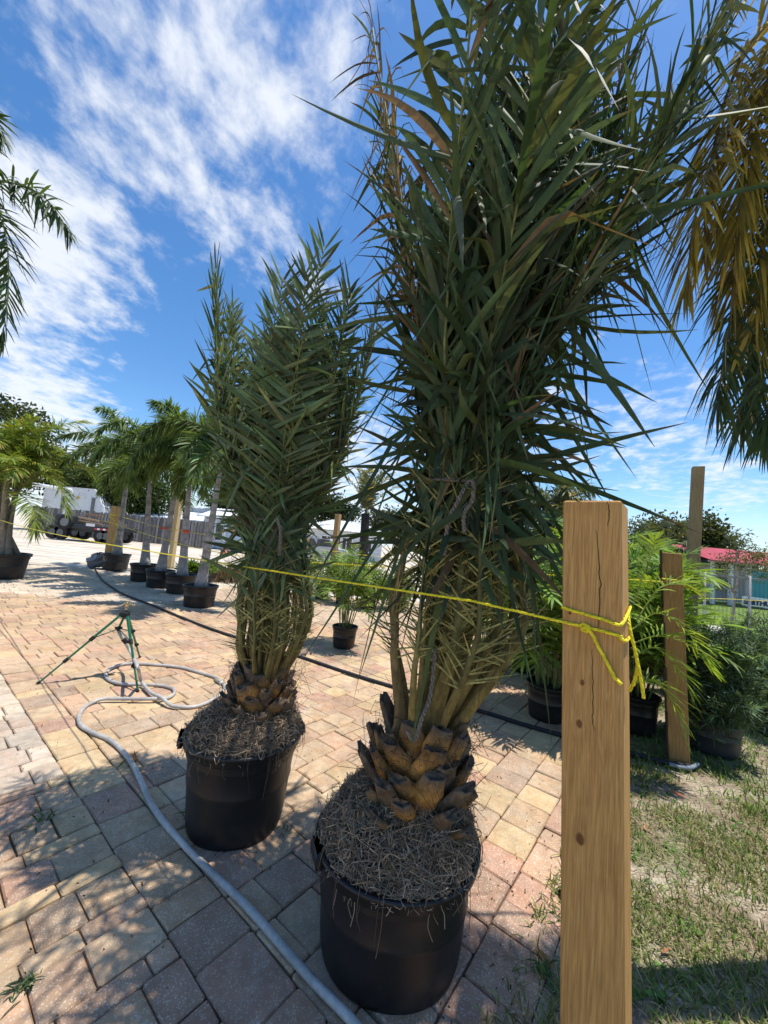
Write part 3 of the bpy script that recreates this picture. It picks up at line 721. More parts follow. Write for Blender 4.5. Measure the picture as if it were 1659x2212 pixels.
def clump_palm(x, y, H, spread, canes, label, seed, fl, ll, lw, n, col, caner=.008, canecol=(.11, .13, .04), group=None, z0=.2, per=3, name='bamboo_palm', elev=(.3, 1.2), cat='palm', droop=.25):
    g = np.random.default_rng(seed); org = A_([x, y, 0.]); t = thing(name, label, cat, (x, y, 0), group)
    for i in range(canes):
        az = g.uniform(0, 2 * np.pi); q = math.sqrt(g.random()); h = H * g.uniform(.55, 1.0)
        b = org + A_([math.cos(az), math.sin(az), 0]) * q * spread * .35 + A_([0, 0, z0]); tp_ = org + A_([math.cos(az), math.sin(az), 0]) * q * spread + A_([0, 0, h])
        mb = MB(); lb = MB(); P = spl([b, (b + tp_) / 2 + g.normal(0, .02, 3), tp_], 8)
        mb.tube(P, np.linspace(caner, caner * .5, 8), 5, A_(canecol) * g.uniform(.7, 1.3))
        for k in range(per):
            f = 1 - k * .16 - g.random() * .1; p = P[0] + (P[-1] - P[0]) * f
            arch_frond(mb, lb, p, az + g.normal(0, 1.3), g.uniform(*elev), fl * g.uniform(.7, 1.15), g.uniform(.5, 1.4), g, n, ll, lw, 'flat', A_(col) * g.uniform(.7, 1.25), A_(canecol) * 1.2, r0=.005, s0=.2, droop=droop)
        c = mb.build('cane', M_stem, t, org); lb.build('leaflets', M_leaf, c, org, kind='stuff')
    return t
BG = (.17, .27, .045)
b = gp(740, 1402); pot(b[0], b[1] + .1, .165, .135, .27, 'small black pot of the slender bamboo palm on the open paving', group='small black plant pots')
clump_palm(b[0], b[1] + .1, 1.18, .22, 16, 'slender bamboo palm with bare canes alone on the paving between the tied palms', 41, .36, .16, .02, 11, BG, group='bamboo palms in pots', z0=.22)
b = gp(648, 1366); pot(b[0], b[1] + .1, .155, .125, .25, 'small black pot glimpsed behind the smaller tied palm', group='small black plant pots')
RIGHT = [(1192, 1560, .185, 1.55, 22, 'dense bamboo palm in pot close left of the near post', 51),
         (1385, 1585, .19, 1.45, 20, 'bamboo palm behind the near post with fronds reaching right', 52),
         (1140, 1455, .18, 1.4, 18, 'bamboo palm in the shade behind the front palm stems', 53),
         (1060, 1440, .17, 1.2, 14, 'low bamboo palm seen between stems of the largest palm', 54),
         (1300, 1480, .19, 1.75, 20, 'tall bamboo palm hidden partly behind the near post', 55),
         (1410, 1450, .19, 1.6, 20, 'bright bamboo palm left of the shorter post', 56),
         (1225, 1430, .18, 1.6, 16, 'bamboo palm second row left of the near post', 57)]
for (x, y, rp, H, nc, lb, sd) in RIGHT:
    b = gp(x, y); pot(b[0], b[1] + .1, rp, rp * .82, rp * 1.55, lb.replace('bamboo palm', 'plant pot, black, under the bamboo palm', 1), group='small black plant pots', seg=28)
    clump_palm(b[0], b[1] + .1, H, .30, nc, lb, sd, .52, .24, .022, 14, A_(BG) * 1.15, per=5, group='bamboo palms in pots', z0=.25)
xt = [o for o in COL.objects if o.get('label') == 'bamboo palm behind the near post with fronds reaching right'][0]; xo = A_(xt.location); g = np.random.default_rng(58)
for pts in ([(1365, 1360), (1420, 1325), (1480, 1360), (1527, 1425)], [(1365, 1420), (1415, 1400), (1468, 1450), (1500, 1520)], [(1375, 1340), (1420, 1275), (1465, 1258), (1492, 1270)], [(1360, 1480), (1410, 1470), (1455, 1520), (1480, 1595)], [(1365, 1390), (1430, 1372), (1490, 1395), (1540, 1450)], [(1370, 1300), (1395, 1230), (1410, 1190), (1415, 1165)]):
    a, l_ = MB(), MB(); arch_frond(a, l_, None, 0, 0, 0, 0, g, 22, .19, .013, 'flat', (.27, .37, .06), (.26, .30, .06), r0=.006, s0=.12, droop=.22, path=[vp(x, y, 2.66 - .03 * i) for i, (x, y) in enumerate(pts)])
    f_ = a.build('frond', M_stem, xt, xo, smooth=True); l_.build('leaflets', M_leaf, f_, xo, kind='stuff')
# areca clump at the left edge
b = gp(-20, 1250); pot(b[0], b[1] + .2, .42, .34, .5, 'big black pot cut by the left edge under leaning areca stems', seg=28)
ta = thing('areca_palm', 'big yellow green areca palm clump at the left edge with leaning grey stems', 'palm', (b[0], b[1] + .2, 0)); oa = A_([b[0], b[1] + .2, 0.]); g = np.random.default_rng(61)
for i, (tx, ty) in enumerate([(15, 1030), (40, 1050), (0, 1000), (-45, 1010), (25, 990), (-25, 1040), (50, 1020)]):
    tp_ = vp(tx, ty, oa[1] + g.normal(0, .3)); bs = oa + A_([g.normal(0, .1), g.normal(0, .1), .42])
    mb = MB(); P = spl([bs, bs * .5 + tp_ * .5 + A_([-.05, 0, 0]), tp_], 14); mb.tube(P, np.linspace(.05, .032, 14), 8, A_([.23, .19, .14]) * g.uniform(.8, 1.15) ); st = mb.build('stem', M_bark, ta, oa, smooth=True)
    for k in range(7):
        a, l_ = MB(), MB()
        arch_frond(a, l_, tp_ - A_([0, 0, .05 * k]), g.uniform(-1.2, 1.6) if k % 2 else g.uniform(0, 6.28), g.uniform(.8, 1.45) if k < 6 else g.uniform(0, .6), g.uniform(1.0, 1.8), g.uniform(1.0, 1.9), g, 60, .42, .021, 'flat', A_([.20, .27, .05]) * g.uniform(.7, 1.2), (.24, .23, .06), r0=.014, s0=.16, droop=.35, browns=.04)
        f_ = a.build('frond', M_stem, ta, oa, smooth=True); l_.build('leaflets', M_leaf, f_, oa, kind='stuff')
# palm whose crown enters at the upper left
ob = vp(-90, 470, 4.2); t = thing('queen_palm', 'palm fronds arching into the upper left corner against the clouds', 'palm', (ob[0] - .5, ob[1], 0)); ol = A_([ob[0] - .5, ob[1], 0.]); g = np.random.default_rng(71)
mb = MB(); mb.tube(A_([[ol[0], ol[1], 0], [ol[0], ol[1], 2], [ol[0], ol[1], ob[2]]]), A_([.16, .12, .1]), 12, (.34, .32, .29)); mb.build('trunk', M_bark, t, ol, smooth=True)
ctr = A_([ol[0], ol[1], ob[2]])
for path in ([ctr, vp(-60, 395, 4.1), vp(30, 395, 4.1), vp(100, 430, 4.1), vp(158, 515, 4.1)], [ctr, vp(-50, 440, 4.0), vp(5, 480, 4.0), vp(18, 600, 4.0), vp(5, 740, 4.0)], [ctr, vp(-60, 300, 4.2), vp(-30, 240, 4.2), vp(5, 300, 4.2)], [ctr, vp(-100, 420, 4.4), vp(-30, 500, 4.5), vp(-10, 640, 4.5)], [ctr, ctr + A_([-.8, .2, .7]), ctr + A_([-1.6, .3, .2])], [ctr, ctr + A_([-.2, -.6, .7]), ctr + A_([-.3, -1.3, .3])]):
    a, l_ = MB(), MB(); arch_frond(a, l_, None, 0, 0, 0, 0, g, 80, .34, .026, 'plume', (.05, .085, .026), (.2, .2, .08), r0=.016, s0=.15, droop=.35, path=path)
    f_ = a.build('frond', M_stem, t, ol, smooth=True); l_.build('leaflets', M_leaf, f_, ol, kind='stuff')
# palm whose old fronds hang in at the upper right
QY = 1.45; qc = vp(1790, 40, QY); oq = A_([qc[0] + .1, QY, 0.]); g = np.random.default_rng(81)
t = thing('queen_palm', 'drooping palm fronds hanging in at the upper right, outer ones yellowed brown', 'palm', tuple(oq))
mb = MB(); mb.tube(A_([oq, oq + A_([0, 0, 2.5]), qc]), A_([.10, .08, .065]), 12, (.30, .28, .25)); mb.build('trunk', M_bark, t, oq, smooth=True)
for (pts, br, c, n, ll) in (
    ([(1790, 60), (1700, 20), (1600, 130), (1540, 330), (1520, 560)], .75, (.14, .10, .03), 85, .36),
    ([(1790, 60), (1730, 60), (1650, 230), (1600, 430), (1580, 640)], .7, (.15, .11, .03), 90, .38),
    ([(1790, 60), (1740, 100), (1680, 300), (1650, 500), (1630, 720)], .45, (.11, .11, .03), 90, .36),
    ([(1790, 60), (1720, 200), (1640, 450), (1575, 700), (1550, 880)], .08, (.045, .07, .028), 95, .30),
    ([(1790, 60), (1740, 250), (1680, 500), (1625, 760), (1598, 930)], .08, (.045, .07, .028), 95, .30),
    ([(1790, 60), (1770, 300), (1720, 560), (1670, 800), (1655, 930)], .08, (.045, .07, .028), 90, .30),
    ([(1790, 60), (1720, -120), (1640, -80), (1560, 60), (1500, 200)], .3, (.09, .10, .03), 80, .34),
    ([(1790, 60), (1700, 60), (1590, 240), (1510, 430), (1480, 640)], .6, (.17, .14, .03), 80, .34),
    ([(1790, 60), (1740, 80), (1660, 180), (1610, 330), (1590, 520)], .5, (.14, .13, .03), 80, .36),
    ([(1790, 60), (1760, 150), (1700, 380), (1650, 600), (1615, 800)], .15, (.07, .10, .03), 90, .30)):
    a, l_ = MB(), MB(); yy = QY + g.normal(0, .08)
    arch_frond(a, l_, None, 0, 0, 0, 0, g, n, ll * .74, .0135, 'plume' if br < .2 else 'flat', A_(c) * 1.5, (.16, .14, .06), r0=.016, s0=.12, droop=.75, path=[qc] + [vp(x, y, yy) for x, y in pts[1:]], browns=br)
    f_ = a.build('frond', M_stem, t, oq, smooth=True); l_.build('leaflets', M_leaf, f_, oq, kind='stuff')
# distant palms
def tall_palm(px, base, top, Y, label, seed, L, nf, trunkr, tcol, mode='plume', elev=(-.2, 1.3), n=60, ll=.4, col=(.06, .085, .03), browns=.1, bend=(1.0, 2.0), name='queen_palm'):
    g = np.random.default_rng(seed); bb = vp(*base, Y); tt = vp(*top, Y); org = A_([bb[0], Y, 0.])
    t = thing(name, label, 'palm', tuple(org)); mb = MB(); mb.tube(spl([org, org * .5 + tt * .5, tt], 8), np.linspace(trunkr * 1.2, trunkr, 8), 9, tcol); mb.build('trunk', M_bark, t, org, smooth=True)
    palm_fronds(t, org, tt, nf, g, L, n, ll, .035, mode, col, elev=elev, bend=bend, browns=browns)
tall_palm(0, (1183, 1300), (1195, 1085), 9.0, 'distant queen palm with brown hanging skirt above the near post', 91, 1.15, 16, .06, (.3, .27, .24), elev=(-1.1, 1.2))
tall_palm(0, (785, 1230), (790, 1110), 12.0, 'distant palm with upright feathery crown and black trunk before white house', 92, 1.7, 9, .13, (.035, .03, .028), mode='flat', elev=(1.05, 1.5), col=(.11, .13, .07), browns=.1, bend=(.5, 1.1), n=40)

# ------------------------------------------------------------------ shrubs and trees
def leafy(t, org, blobs, n, ls, col, g, mname='crown', lw=.5, clump=26, csize=.16, m=None, prof=OVAL):
    mb = MB(); tot = sum(b[3] * b[4] * b[5] for b in blobs)
    for (cx, cy, cz, rx, ry, rz) in blobs:
        k = max(6, int(n / clump * rx * ry * rz / tot)); d = nrm(g.normal(0, 1, (k, 3))); rr = g.uniform(.45, 1.03, k) ** .6
        C = A_([cx, cy, cz]) + d * rr[:, None] * A_([rx, ry, rz]); tone = g.uniform(.55, 1.4, k)
        P = np.repeat(C, clump, 0) + g.normal(0, csize, (k * clump, 3)); D = nrm(g.normal(0, 1, (k * clump, 3)) + np.repeat(d, clump, 0) * .6 + A_([0, 0, -.1]))
        c = A_(col) * np.repeat(tone, clump)[:, None] * g.uniform(.7, 1.3, (k * clump, 1))
        V = strips(P, D, g.normal(0, 1, (k * clump, 3)), ls * g.uniform(.6, 1.3, k * clump), ls * lw, .1, prof)
        addstrips(mb, V, c)
    mb.build(mname, m or M_leaf, t, org, kind='stuff')
def tree(base, blobs, label, seed, n=3000, ls=.22, col=(.05, .075, .022), name='broadleaf_tree', tr=.14, lw=.5, cs=.16, group=None, tcol=(.2, .16, .12), limbs=True):
    g = np.random.default_rng(seed); org = A_([base[0], base[1], 0.]); t = thing(name, label, 'tree', tuple(org), group)
    mb = MB(); top = A_(blobs[0][:3]); mb.tube(spl([org - A_([0, 0, .05]), org * .6 + top * .4 + g.normal(0, .1, 3), top], 8), np.linspace(tr, tr * .35, 8), 8, tcol)
    for bl in blobs[1:]: mb.tube(spl([org * .5 + top * .5, (org + top) * .25 + A_(bl[:3]) * .5 + A_([0, 0, .1]), A_(bl[:3])], 6), np.linspace(tr * .5, tr * .12, 6), 6, tcol)
    mb.build('trunk', M_bark, t, org, smooth=True); leafy(t, org, blobs, n, ls, col, g, lw=lw, csize=cs)
    return t
def blob(px, py, Y, rpx, rpy, dY=0, d=None):
    c = vp(px, py, Y + dY); k = (Y + dY) / FPX; return (c[0], c[1], c[2], rpx * k, (d or rpx) * k, rpy * k)
def tree_px(bx, Y, blobs, label, seed, **kw):
    bb = vp(bx, 1150, Y); return tree((bb[0], Y), [blob(x, y, Y, rx, ry, dy) for (x, y, rx, ry, dy) in blobs], label, seed, **kw)
tree_px(10, 30, [(25, 930, 70, 60, 0), (-40, 900, 60, 60, 1), (80, 925, 42, 40, -1), (60, 1000, 60, 60, 1), (-30, 1000, 80, 60, 0)], 'tall spreading tree above the areca palm at the left edge', 101, n=7000, ls=.36, cs=.4, col=(.055, .075, .02), tr=.4)
tree_px(150, 34, [(150, 1030, 40, 35, 0), (120, 1000, 25, 25, 0), (175, 1045, 40, 30, 0)], 'dark dense tree behind the white camper', 102, n=4500, ls=.32, cs=.35, col=(.035, .055, .018), tr=.3)
tree_px(235, 33, [(235, 1055, 45, 45, 0), (205, 1040, 40, 35, 0), (270, 1065, 40, 40, 0)], 'bushy green tree over the fence behind the leftmost foxtail palm', 103, n=6000, ls=.32, cs=.35, col=(.06, .085, .02), tr=.3)
tree_px(320, 34, [(310, 1070, 45, 45, 0), (350, 1085, 40, 30, 0), (290, 1040, 30, 30, 0)], 'rounded green tree over the fence at the corrugated roof', 104, n=6000, ls=.3, cs=.35, col=(.055, .09, .02), tr=.3)
tree_px(500, 36, [(500, 1090, 35, 28, 0), (540, 1095, 40, 25, 0), (470, 1090, 30, 18, 0)], 'dark tree behind the pale blue house', 105, n=3500, ls=.32, cs=.35, col=(.035, .055, .018), tr=.25)
tree_px(715, 44, [(715, 1098, 28, 22, 0), (745, 1110, 25, 16, 0), (690, 1105, 25, 18, 0)], 'dark round tree behind the white roofed house', 106, n=3500, ls=.4, cs=.45, col=(.035, .055, .02), tr=.3)
tree_px(860, 40, [(850, 1130, 40, 24, 0), (815, 1125, 24, 20, 0), (890, 1140, 30, 20, 0)], 'greyish leafy tree right of the white roofed house', 107, n=3500, ls=.35, cs=.4, col=(.075, .085, .045), tr=.25)
tree_px(1400, 24, [(1425, 1150, 30, 26, 0), (1405, 1170, 30, 30, 0), (1450, 1175, 30, 30, 0), (1385, 1180, 20, 26, 0)], 'yellow green tree left of the tall post in the distance', 108, n=5000, ls=.26, cs=.3, col=(.085, .10, .03), tr=.2)
tree_px(1530, 25, [(1525, 1150, 32, 36, 0), (1550, 1175, 26, 26, 0), (1505, 1160, 24, 30, 0), (1530, 1200, 40, 28, 0)], 'dark topped tree right of the tall post by the red roof', 109, n=5000, ls=.26, cs=.3, col=(.065, .08, .024), tr=.2)
tree_px(1375, 14, [(1378, 1140, 18, 18, 0), (1362, 1165, 14, 18, 0), (1392, 1160, 12, 14, 0)], 'sparse small tree just right of the near post top', 110, n=420, ls=.16, cs=.12, col=(.07, .085, .04), tr=.03, lw=.3)
tree_px(1580, 9.5, [(1590, 1195, 14, 24, 0), (1560, 1220, 20, 16, 0), (1625, 1205, 24, 16, 0), (1600, 1160, 14, 14, 0), (1640, 1235, 22, 14, 0), (1555, 1255, 18, 14, 0), (1640, 1190, 16, 12, 0)], 'spindly young cypress with feathery sparse foliage before the red roof', 111, n=1500, ls=.10, cs=.10, col=(.09, .11, .035), tr=.035, lw=.25, tcol=(.3, .26, .22), name='cypress_tree')
tree_px(1150, 30, [(1180, 1170, 40, 22, 0), (1110, 1165, 40, 22, 0), (1240, 1180, 40, 18, 0)], 'low distant trees seen left of the near post', 112, n=3000, ls=.3, cs=.35, col=(.04, .06, .02), tr=.2)
def cabbage(px, py, Y, label, seed):
    c = vp(px, py, Y); g = np.random.default_rng(seed); org = A_([c[0], Y, 0.]); t = thing('cabbage_palm', label, 'palm', tuple(org))
    mb = MB(); mb.tube(A_([org, c]), A_([.2, .16]), 9, (.2, .17, .13)); mb.build('trunk', M_bark, t, org)
    for i in range(14):
        e = g.uniform(-.7, 1.2); az = g.uniform(0, 6.28); d = A_([math.cos(az) * math.cos(e), math.sin(az) * math.cos(e), math.sin(e)]); hub = c + d * .8
        a = MB(); a.tube(A_([c, hub]), .015, 4, (.12, .13, .05)); f_ = a.build('frond', M_stem, t, org)
        k = 26; sd = nrm(np.cross(d, A_([0, 0, 1.]))); th = np.linspace(-1.6, 1.6, k); D = d * np.cos(th)[:, None] + sd * np.sin(th)[:, None] + A_([0, 0, -.15])
        l_ = MB(); addstrips(l_, strips(np.tile(hub, (k, 1)), D, np.tile(np.cross(sd, d), (k, 1)), g.uniform(.6, .9, k), .05, .35, BLADE), A_([.085, .10, .035]) * g.uniform(.6, 1.3, (k, 1))); l_.build('leaflets', M_leaf, f_, org, kind='stuff')
cabbage(1442, 1165, 20, 'cabbage palm with fan leaves by the tall post, far back', 121)
# podocarpus shrubs in pots, right
def podocarpus(px, py, rp, H, wd, label, plabel, seed, n=520):
    b = gp(px, py); g = np.random.default_rng(seed); x, y = b[0], b[1] + rp * .8
    pot(x, y, rp, rp * .86, rp * 1.25, plabel, group='grey black pots on the grass', seg=32, col=(.03, .032, .035))
    t = thing('podocarpus_shrub', label, 'shrub', (x, y, 0), 'podocarpus shrubs in pots'); org = A_([x, y, 0.]); 
    st = MB(); lf = MB()
    for i in range(n // 13):
        az = g.uniform(0, 6.28); q = math.sqrt(g.random()); tip = org + A_([math.cos(az) * q * wd, math.sin(az) * q * wd, rp * 1.3 + (H - rp * 1.3) * g.uniform(.12, 1.0) * (1 - .3 * q)])
        P = spl([org + A_([0, 0, rp]), org * .5 + tip * .5 + g.normal(0, .05, 3) + A_([0, 0, .0]), tip], 8); st.tube(P, np.linspace(.007, .002, 8), 4, (.12, .09, .05), cap=False)
        for k in range(13):
            f = g.uniform(.35, 1.0); p = P[int(f * 7)]; d0 = nrm(nrm(P[-1] - P[-2]) + g.normal(0, .6, 3)); L = g.uniform(.06, .16); m_ = 18
            s = np.linspace(.1, 1, m_); st.tube(A_([p, p + d0 * L]), .0016, 3, (.09, .10, .03), cap=False)
            D = nrm(d0 * .75 + g.normal(0, .62, (m_, 3))); c = A_([.10, .155, .085]) * g.uniform(.6, 1.4, (m_, 1)) * (1 + (.9 if g.random() < .12 else 0))
            addstrips(lf, strips(p + d0 * (L * s)[:, None], D, g.normal(0, 1, (m_, 3)), g.uniform(.05, .095, m_), .009, .08, OVAL), c)
    st.build('branches', M_bark, t, org, kind='stuff'); lf.build('needle_leaves', M_leaf, t, org, kind='stuff')
podocarpus(1575, 1640, .19, 1.16, .38, 'dark green needle leaved shrub in grey pot on the grass, right', 'grey black pot on the grass in front of the shorter post right side', 131, 1000)
podocarpus(1700, 1600, .19, 1.15, .38, 'needle leaved shrub cut by the right edge', 'dark pot half out of frame at the right edge', 132, 650)
podocarpus(1545, 1530, .18, 1.05, .3, 'needle leaved shrub in second row behind the grey pot', 'dark pot in second row behind the grey pot', 133, 420)
podocarpus(1640, 1500, .18, 1.0, .34, 'needle leaved shrub in the back row near the right edge', 'dark pot in back row near the right edge', 134, 420)
# shrubs, grasses and potted plants in the middle distance
MIDP_ = [(700, 1235, 9.0, 34, 34, 'leafy bright green shrub behind the smaller tied palm', (.15, .235, .045)),
         (745, 1245, 8.6, 36, 40, 'broad leafy green shrub behind the slender bamboo palm', (.15, .235, .045)),
         (800, 1260, 8.2, 34, 36, 'green shrub with narrow leaves left of the front palm stems', (.15, .235, .045)),
         (860, 1275, 8.4, 30, 34, 'small green shrub seen through the front palm stems', (.15, .235, .045)),
         (1010, 1290, 7.6, 40, 36, 'green shrub behind the largest palm stems', (.15, .235, .045)),
         (1090, 1300, 7.0, 40, 40, 'bright green shrub behind stems of the largest palm, right side', (.15, .235, .045)),
         (1170, 1240, 8.5, 46, 50, 'tall bright green shrub left of the near post, middle distance', (.10, .16, .03)),
         (1400, 1245, 7.5, 50, 60, 'tall yellow green shrub right of the near post', (.11, .165, .03))]
for i, (x, y, Y, rx, ry, lb, c) in enumerate(MIDP_):
    bb = vp(x, y, Y); g = np.random.default_rng(140 + i); org = A_([bb[0], Y, 0.]); 
    pot(org[0], org[1], .17, .14, .26, 'small black pot under the ' + lb.split(' behind')[0].split(' seen')[0].split(' left')[0].split(' right')[0] + ' ' + ('first', 'second', 'third', 'fourth', 'fifth', 'sixth', 'seventh', 'last')[i] + ' in the far row', group='small black plant pots', seg=20)
    t = thing('shrub', lb, 'shrub', tuple(org), 'leafy shrubs in the far row')
    mb = MB()
    for k in range(14):
        tp_ = bb + g.normal(0, 1, 3) * A_([rx, rx, ry]) * Y / FPX * .5; mb.tube(A_([org + A_([0, 0, .2]), tp_]), .006, 4, (.12, .14, .05), cap=False)
    mb.build('stems', M_stem, t, org, kind='stuff')
    leafy(t, org, [(bb[0], Y, bb[2], rx * Y / FPX, rx * Y / FPX, ry * Y / FPX)], 1500, .15, c, g, lw=.16, csize=.07, mname='leaves')
def tuft(px, py, label, seed, n, L, W, col, spread=.12, droop=.5, name='grass_plant', group=None, potr=None, plabel=None):
    b = gp(px, py); g = np.random.default_rng(seed); z0 = 0
    if potr: pot(b[0], b[1], potr, potr * .85, potr * 1.5, plabel, group='small black plant pots', seg=20); z0 = potr * 1.3
    t = thing(name, label, 'plant', tuple(b), group); az = g.uniform(0, 6.28, n); e = g.uniform(.5, 1.5, n)
    D = np.stack([np.cos(az) * np.cos(e), np.sin(az) * np.cos(e), np.sin(e)], -1); P = A_(b) + np.stack([np.cos(az), np.sin(az), 0 * az], -1) * spread * g.random((n, 1)) + A_([0, 0, z0])
    V = strips(P, D, nrm(np.stack([-np.sin(az), np.cos(az), 0 * az], -1)) * .2 + A_([0, 0, 1.]), L * g.uniform(.6, 1.2, n), W, droop * g.uniform(.3, 1.6, n), BLADE)
    mb = MB(); addstrips(mb, V, A_(col) * g.uniform(.5, 1.4, (n, 1))); mb.build('blades', M_leaf, t, tuple(b), kind='stuff')
tuft(490, 1250, 'rounded clump of reddish brown ornamental grass behind nearest foxtail pot', 151, 1400, .95, .012, (.15, .10, .055), .45, .9)
tuft(545, 1250, 'second clump of reddish brown ornamental grass behind the smaller tied palm', 152, 1100, .9, .012, (.15, .11, .06), .4, .9)
for i, x in enumerate((400, 416, 432, 446)):
    tuft(x, 1254 + i, ('leftmost', 'second', 'third', 'rightmost')[i] + ' of four low bright green plants behind the foxtail pots', 160 + i, 160, .42, .05, (.12, .22, .03), .1, .3, 'foliage_plant', 'low green plants behind the foxtail pots', .16, ('leftmost', 'second', 'third', 'rightmost')[i] + ' of four little pots under the low green plants')

# ------------------------------------------------------------------ lawn grass and weeds
def blades(name, n, region, h, seed, cols, parent=None, dens=None, **kw):
    g = np.random.default_rng(seed); P = region(g, n); n = len(P); az = g.uniform(0, 6.28, n); e = g.uniform(.35, 1.45, n)
    D = np.stack([np.cos(az) * np.cos(e), np.sin(az) * np.cos(e), np.sin(e)], -1)
    c = A_(cols)[g.integers(0, len(cols), n)] * g.uniform(.6, 1.4, (n, 1))
    V = strips(P, D, np.stack([-np.sin(az) * .3, np.cos(az) * .3, np.ones(n)], -1), h * g.uniform(.4, 1.4, n), h * .085, .35, A_([1, .8, .08]))
    mb = MB(); addstrips(mb, V, c); return mb.build(name, M_grass, parent, kind='stuff', **kw)
from mathutils import noise as mnoise
def lawn_region(u0_, u1_, v0_, v1_, thr, z=-.012):
    def f(g, n):
        uu = g.uniform(u0_, u1_, n * 2); vv = g.uniform(v0_, v1_, n * 2); P = GU * uu[:, None] + GV * vv[:, None]
        k = A_([mnoise.fractal((p[0] * 2.6, p[1] * 2.6, 3.1), 1.0, 2.0, 3) for p in P]); ok = (k + g.normal(0, .28, n * 2) > thr) & (P[:, 1] > .6)
        P = P[ok][:n]; return np.concatenate([P, np.full((len(P), 1), z)], 1)
    return f
GC = [(.15, .22, .04), (.20, .27, .06), (.11, .18, .035), (.30, .28, .12), (.38, .31, .18), (.34, .29, .16)]
blades('grass', 78000, lawn_region(-.30, 2.6, -.4, 3.4, -.10), .055, 201, GC, category='grass', label='patchy short green grass on the bare lawn at lower right')
blades('grass', 26000, lawn_region(-.30, 4.5, 3.2, 8.6, -.3), .085, 202, GC[:3], category='grass', label='longer green grass under the potted shrubs at right')
gb = MB(); g = np.random.default_rng(203)
for k in range(900):
    p = uv2(g.uniform(-.25, 2.2), g.uniform(-.3, 3.0)); r = g.uniform(.003, .011)
    gb.box((p[0], p[1], -.009), (r * 1.5, r, r * .7), nrm(g.normal(0, 1, (3, 3))), A_([.5, .45, .38]) * g.uniform(.35, 1.35))
gb.build('gravel', M_soil, None, kind='stuff', label='pale shell grit and pebbles scattered in the thin lawn', category='gravel')
g = np.random.default_rng(204); sb = MB(); n = 9000; uu = g.uniform(-.3, 2.6, n); vv = g.uniform(-.4, 3.2, n); P = np.concatenate([GU * uu[:, None] + GV * vv[:, None], np.full((n, 1), -.009)], 1); az = g.uniform(0, 6.28, n)
addstrips(sb, strips(P, np.stack([np.cos(az), np.sin(az), g.uniform(0, .25, n)], -1), np.tile([0, 0, 1.], (n, 1)), g.uniform(.02, .06, n), .0028, .1, A_([1, 1, .4])), A_([.40, .31, .19]) * g.uniform(.35, 1.2, (n, 1)))
sb.build('thatch', M_grass, None, kind='stuff', label='dry straw coloured clippings lying between the grass blades', category='dead grass')
db = MB(); g = np.random.default_rng(205)
for k in range(1500):
    u_, v_ = g.uniform(-4.2, -.35), g.uniform(-.5, 3.2)
    if k % 3 == 0: u_ = -.35 - abs(g.normal(0, .12))
    p = uv2(u_, v_); r = g.uniform(.0012, .004); db.box((p[0], p[1], .003), (r * g.uniform(1, 4), r, r * .7), nrm(np.linalg.qr(g.normal(0, 1, (3, 3)))[0]), A_([.16, .115, .07]) * g.uniform(.3, 1.8))
db.build('debris', M_soil, None, kind='stuff', label='dry crumbs of soil and bark strewn over the paving', category='debris')
blades('grass', 1300, lawn_region(-.43, -.28, -.3, 3.4, -.1, .0), .06, 206, GC, category='grass', label='straggling grass creeping over the paving edge')
g = np.random.default_rng(207); wb = MB()
for k in range(420):
    p = uv2(g.uniform(-.28, 2.2), g.uniform(-.3, 3.2)); nb = int(g.integers(5, 10)); az = g.uniform(0, 6.28, nb); e = g.uniform(.05, .8, nb)
    D = np.stack([np.cos(az) * np.cos(e), np.sin(az) * np.cos(e), np.sin(e)], -1); L_ = g.uniform(.02, .055)
    addstrips(wb, strips(np.tile([p[0], p[1], -.01], (nb, 1)), D, np.tile([0, 0, 1.], (nb, 1)) + g.normal(0, .2, (nb, 3)), L_ * g.uniform(.6, 1.3, nb), L_ * g.uniform(.12, .4), .3, OVAL), A_([.10, .19, .035]) * g.uniform(.5, 1.5, (nb, 1)))
wb.build('lawn_weeds', M_grass, None, kind='stuff', label='small broad leaved weeds scattered through the thin lawn', category='weeds')
def weed(px, py, n, h, label, seed, col=(.08, .13, .03), name='weed', wd=.05):
    b = gp(px, py); g = np.random.default_rng(seed); az = g.uniform(0, 6.28, n); e = g.uniform(.1, 1.3, n)
    P = A_(b) + np.concatenate([g.normal(0, wd * .3, (n, 2)), np.zeros((n, 1))], 1)
    D = np.stack([np.cos(az) * np.cos(e), np.sin(az) * np.cos(e), np.sin(e)], -1)
    mb = MB(); addstrips(mb, strips(P, D, np.tile([0, 0, 1.], (n, 1)) + g.normal(0, .2, (n, 3)), h * g.uniform(.5, 1.3, n), h * .09, .5, BLADE), A_(col) * g.uniform(.6, 1.4, (n, 1)))
    mb.build(name, M_grass, None, tuple(b), label=label, category='weed')
weed(455, 1790, 26, .13, 'long blades of grass growing at the left foot of the smaller palm pot', 211)
weed(435, 1760, 16, .12, 'grass tuft between the grey hose and the smaller palm pot', 212)
weed(610, 1795, 12, .05, 'tiny weed in the joint right of the smaller palm pot', 213)
weed(50, 2128, 40, .05, 'small dark green clump on the paving at lower left', 214, (.05, .09, .03))
weed(88, 1775, 16, .08, 'sparse grass sprouting in the shaded small pavers on the left', 215)
weed(232, 1458, 14, .09, 'little weed in a joint beside the left tripod leg', 216)
weed(1215, 1930, 18, .09, 'grass tuft at the lawn edge left of the near post', 217)
weed(1180, 2100, 30, .07, 'grass creeping over the paving edge at the foot of the near post', 218)
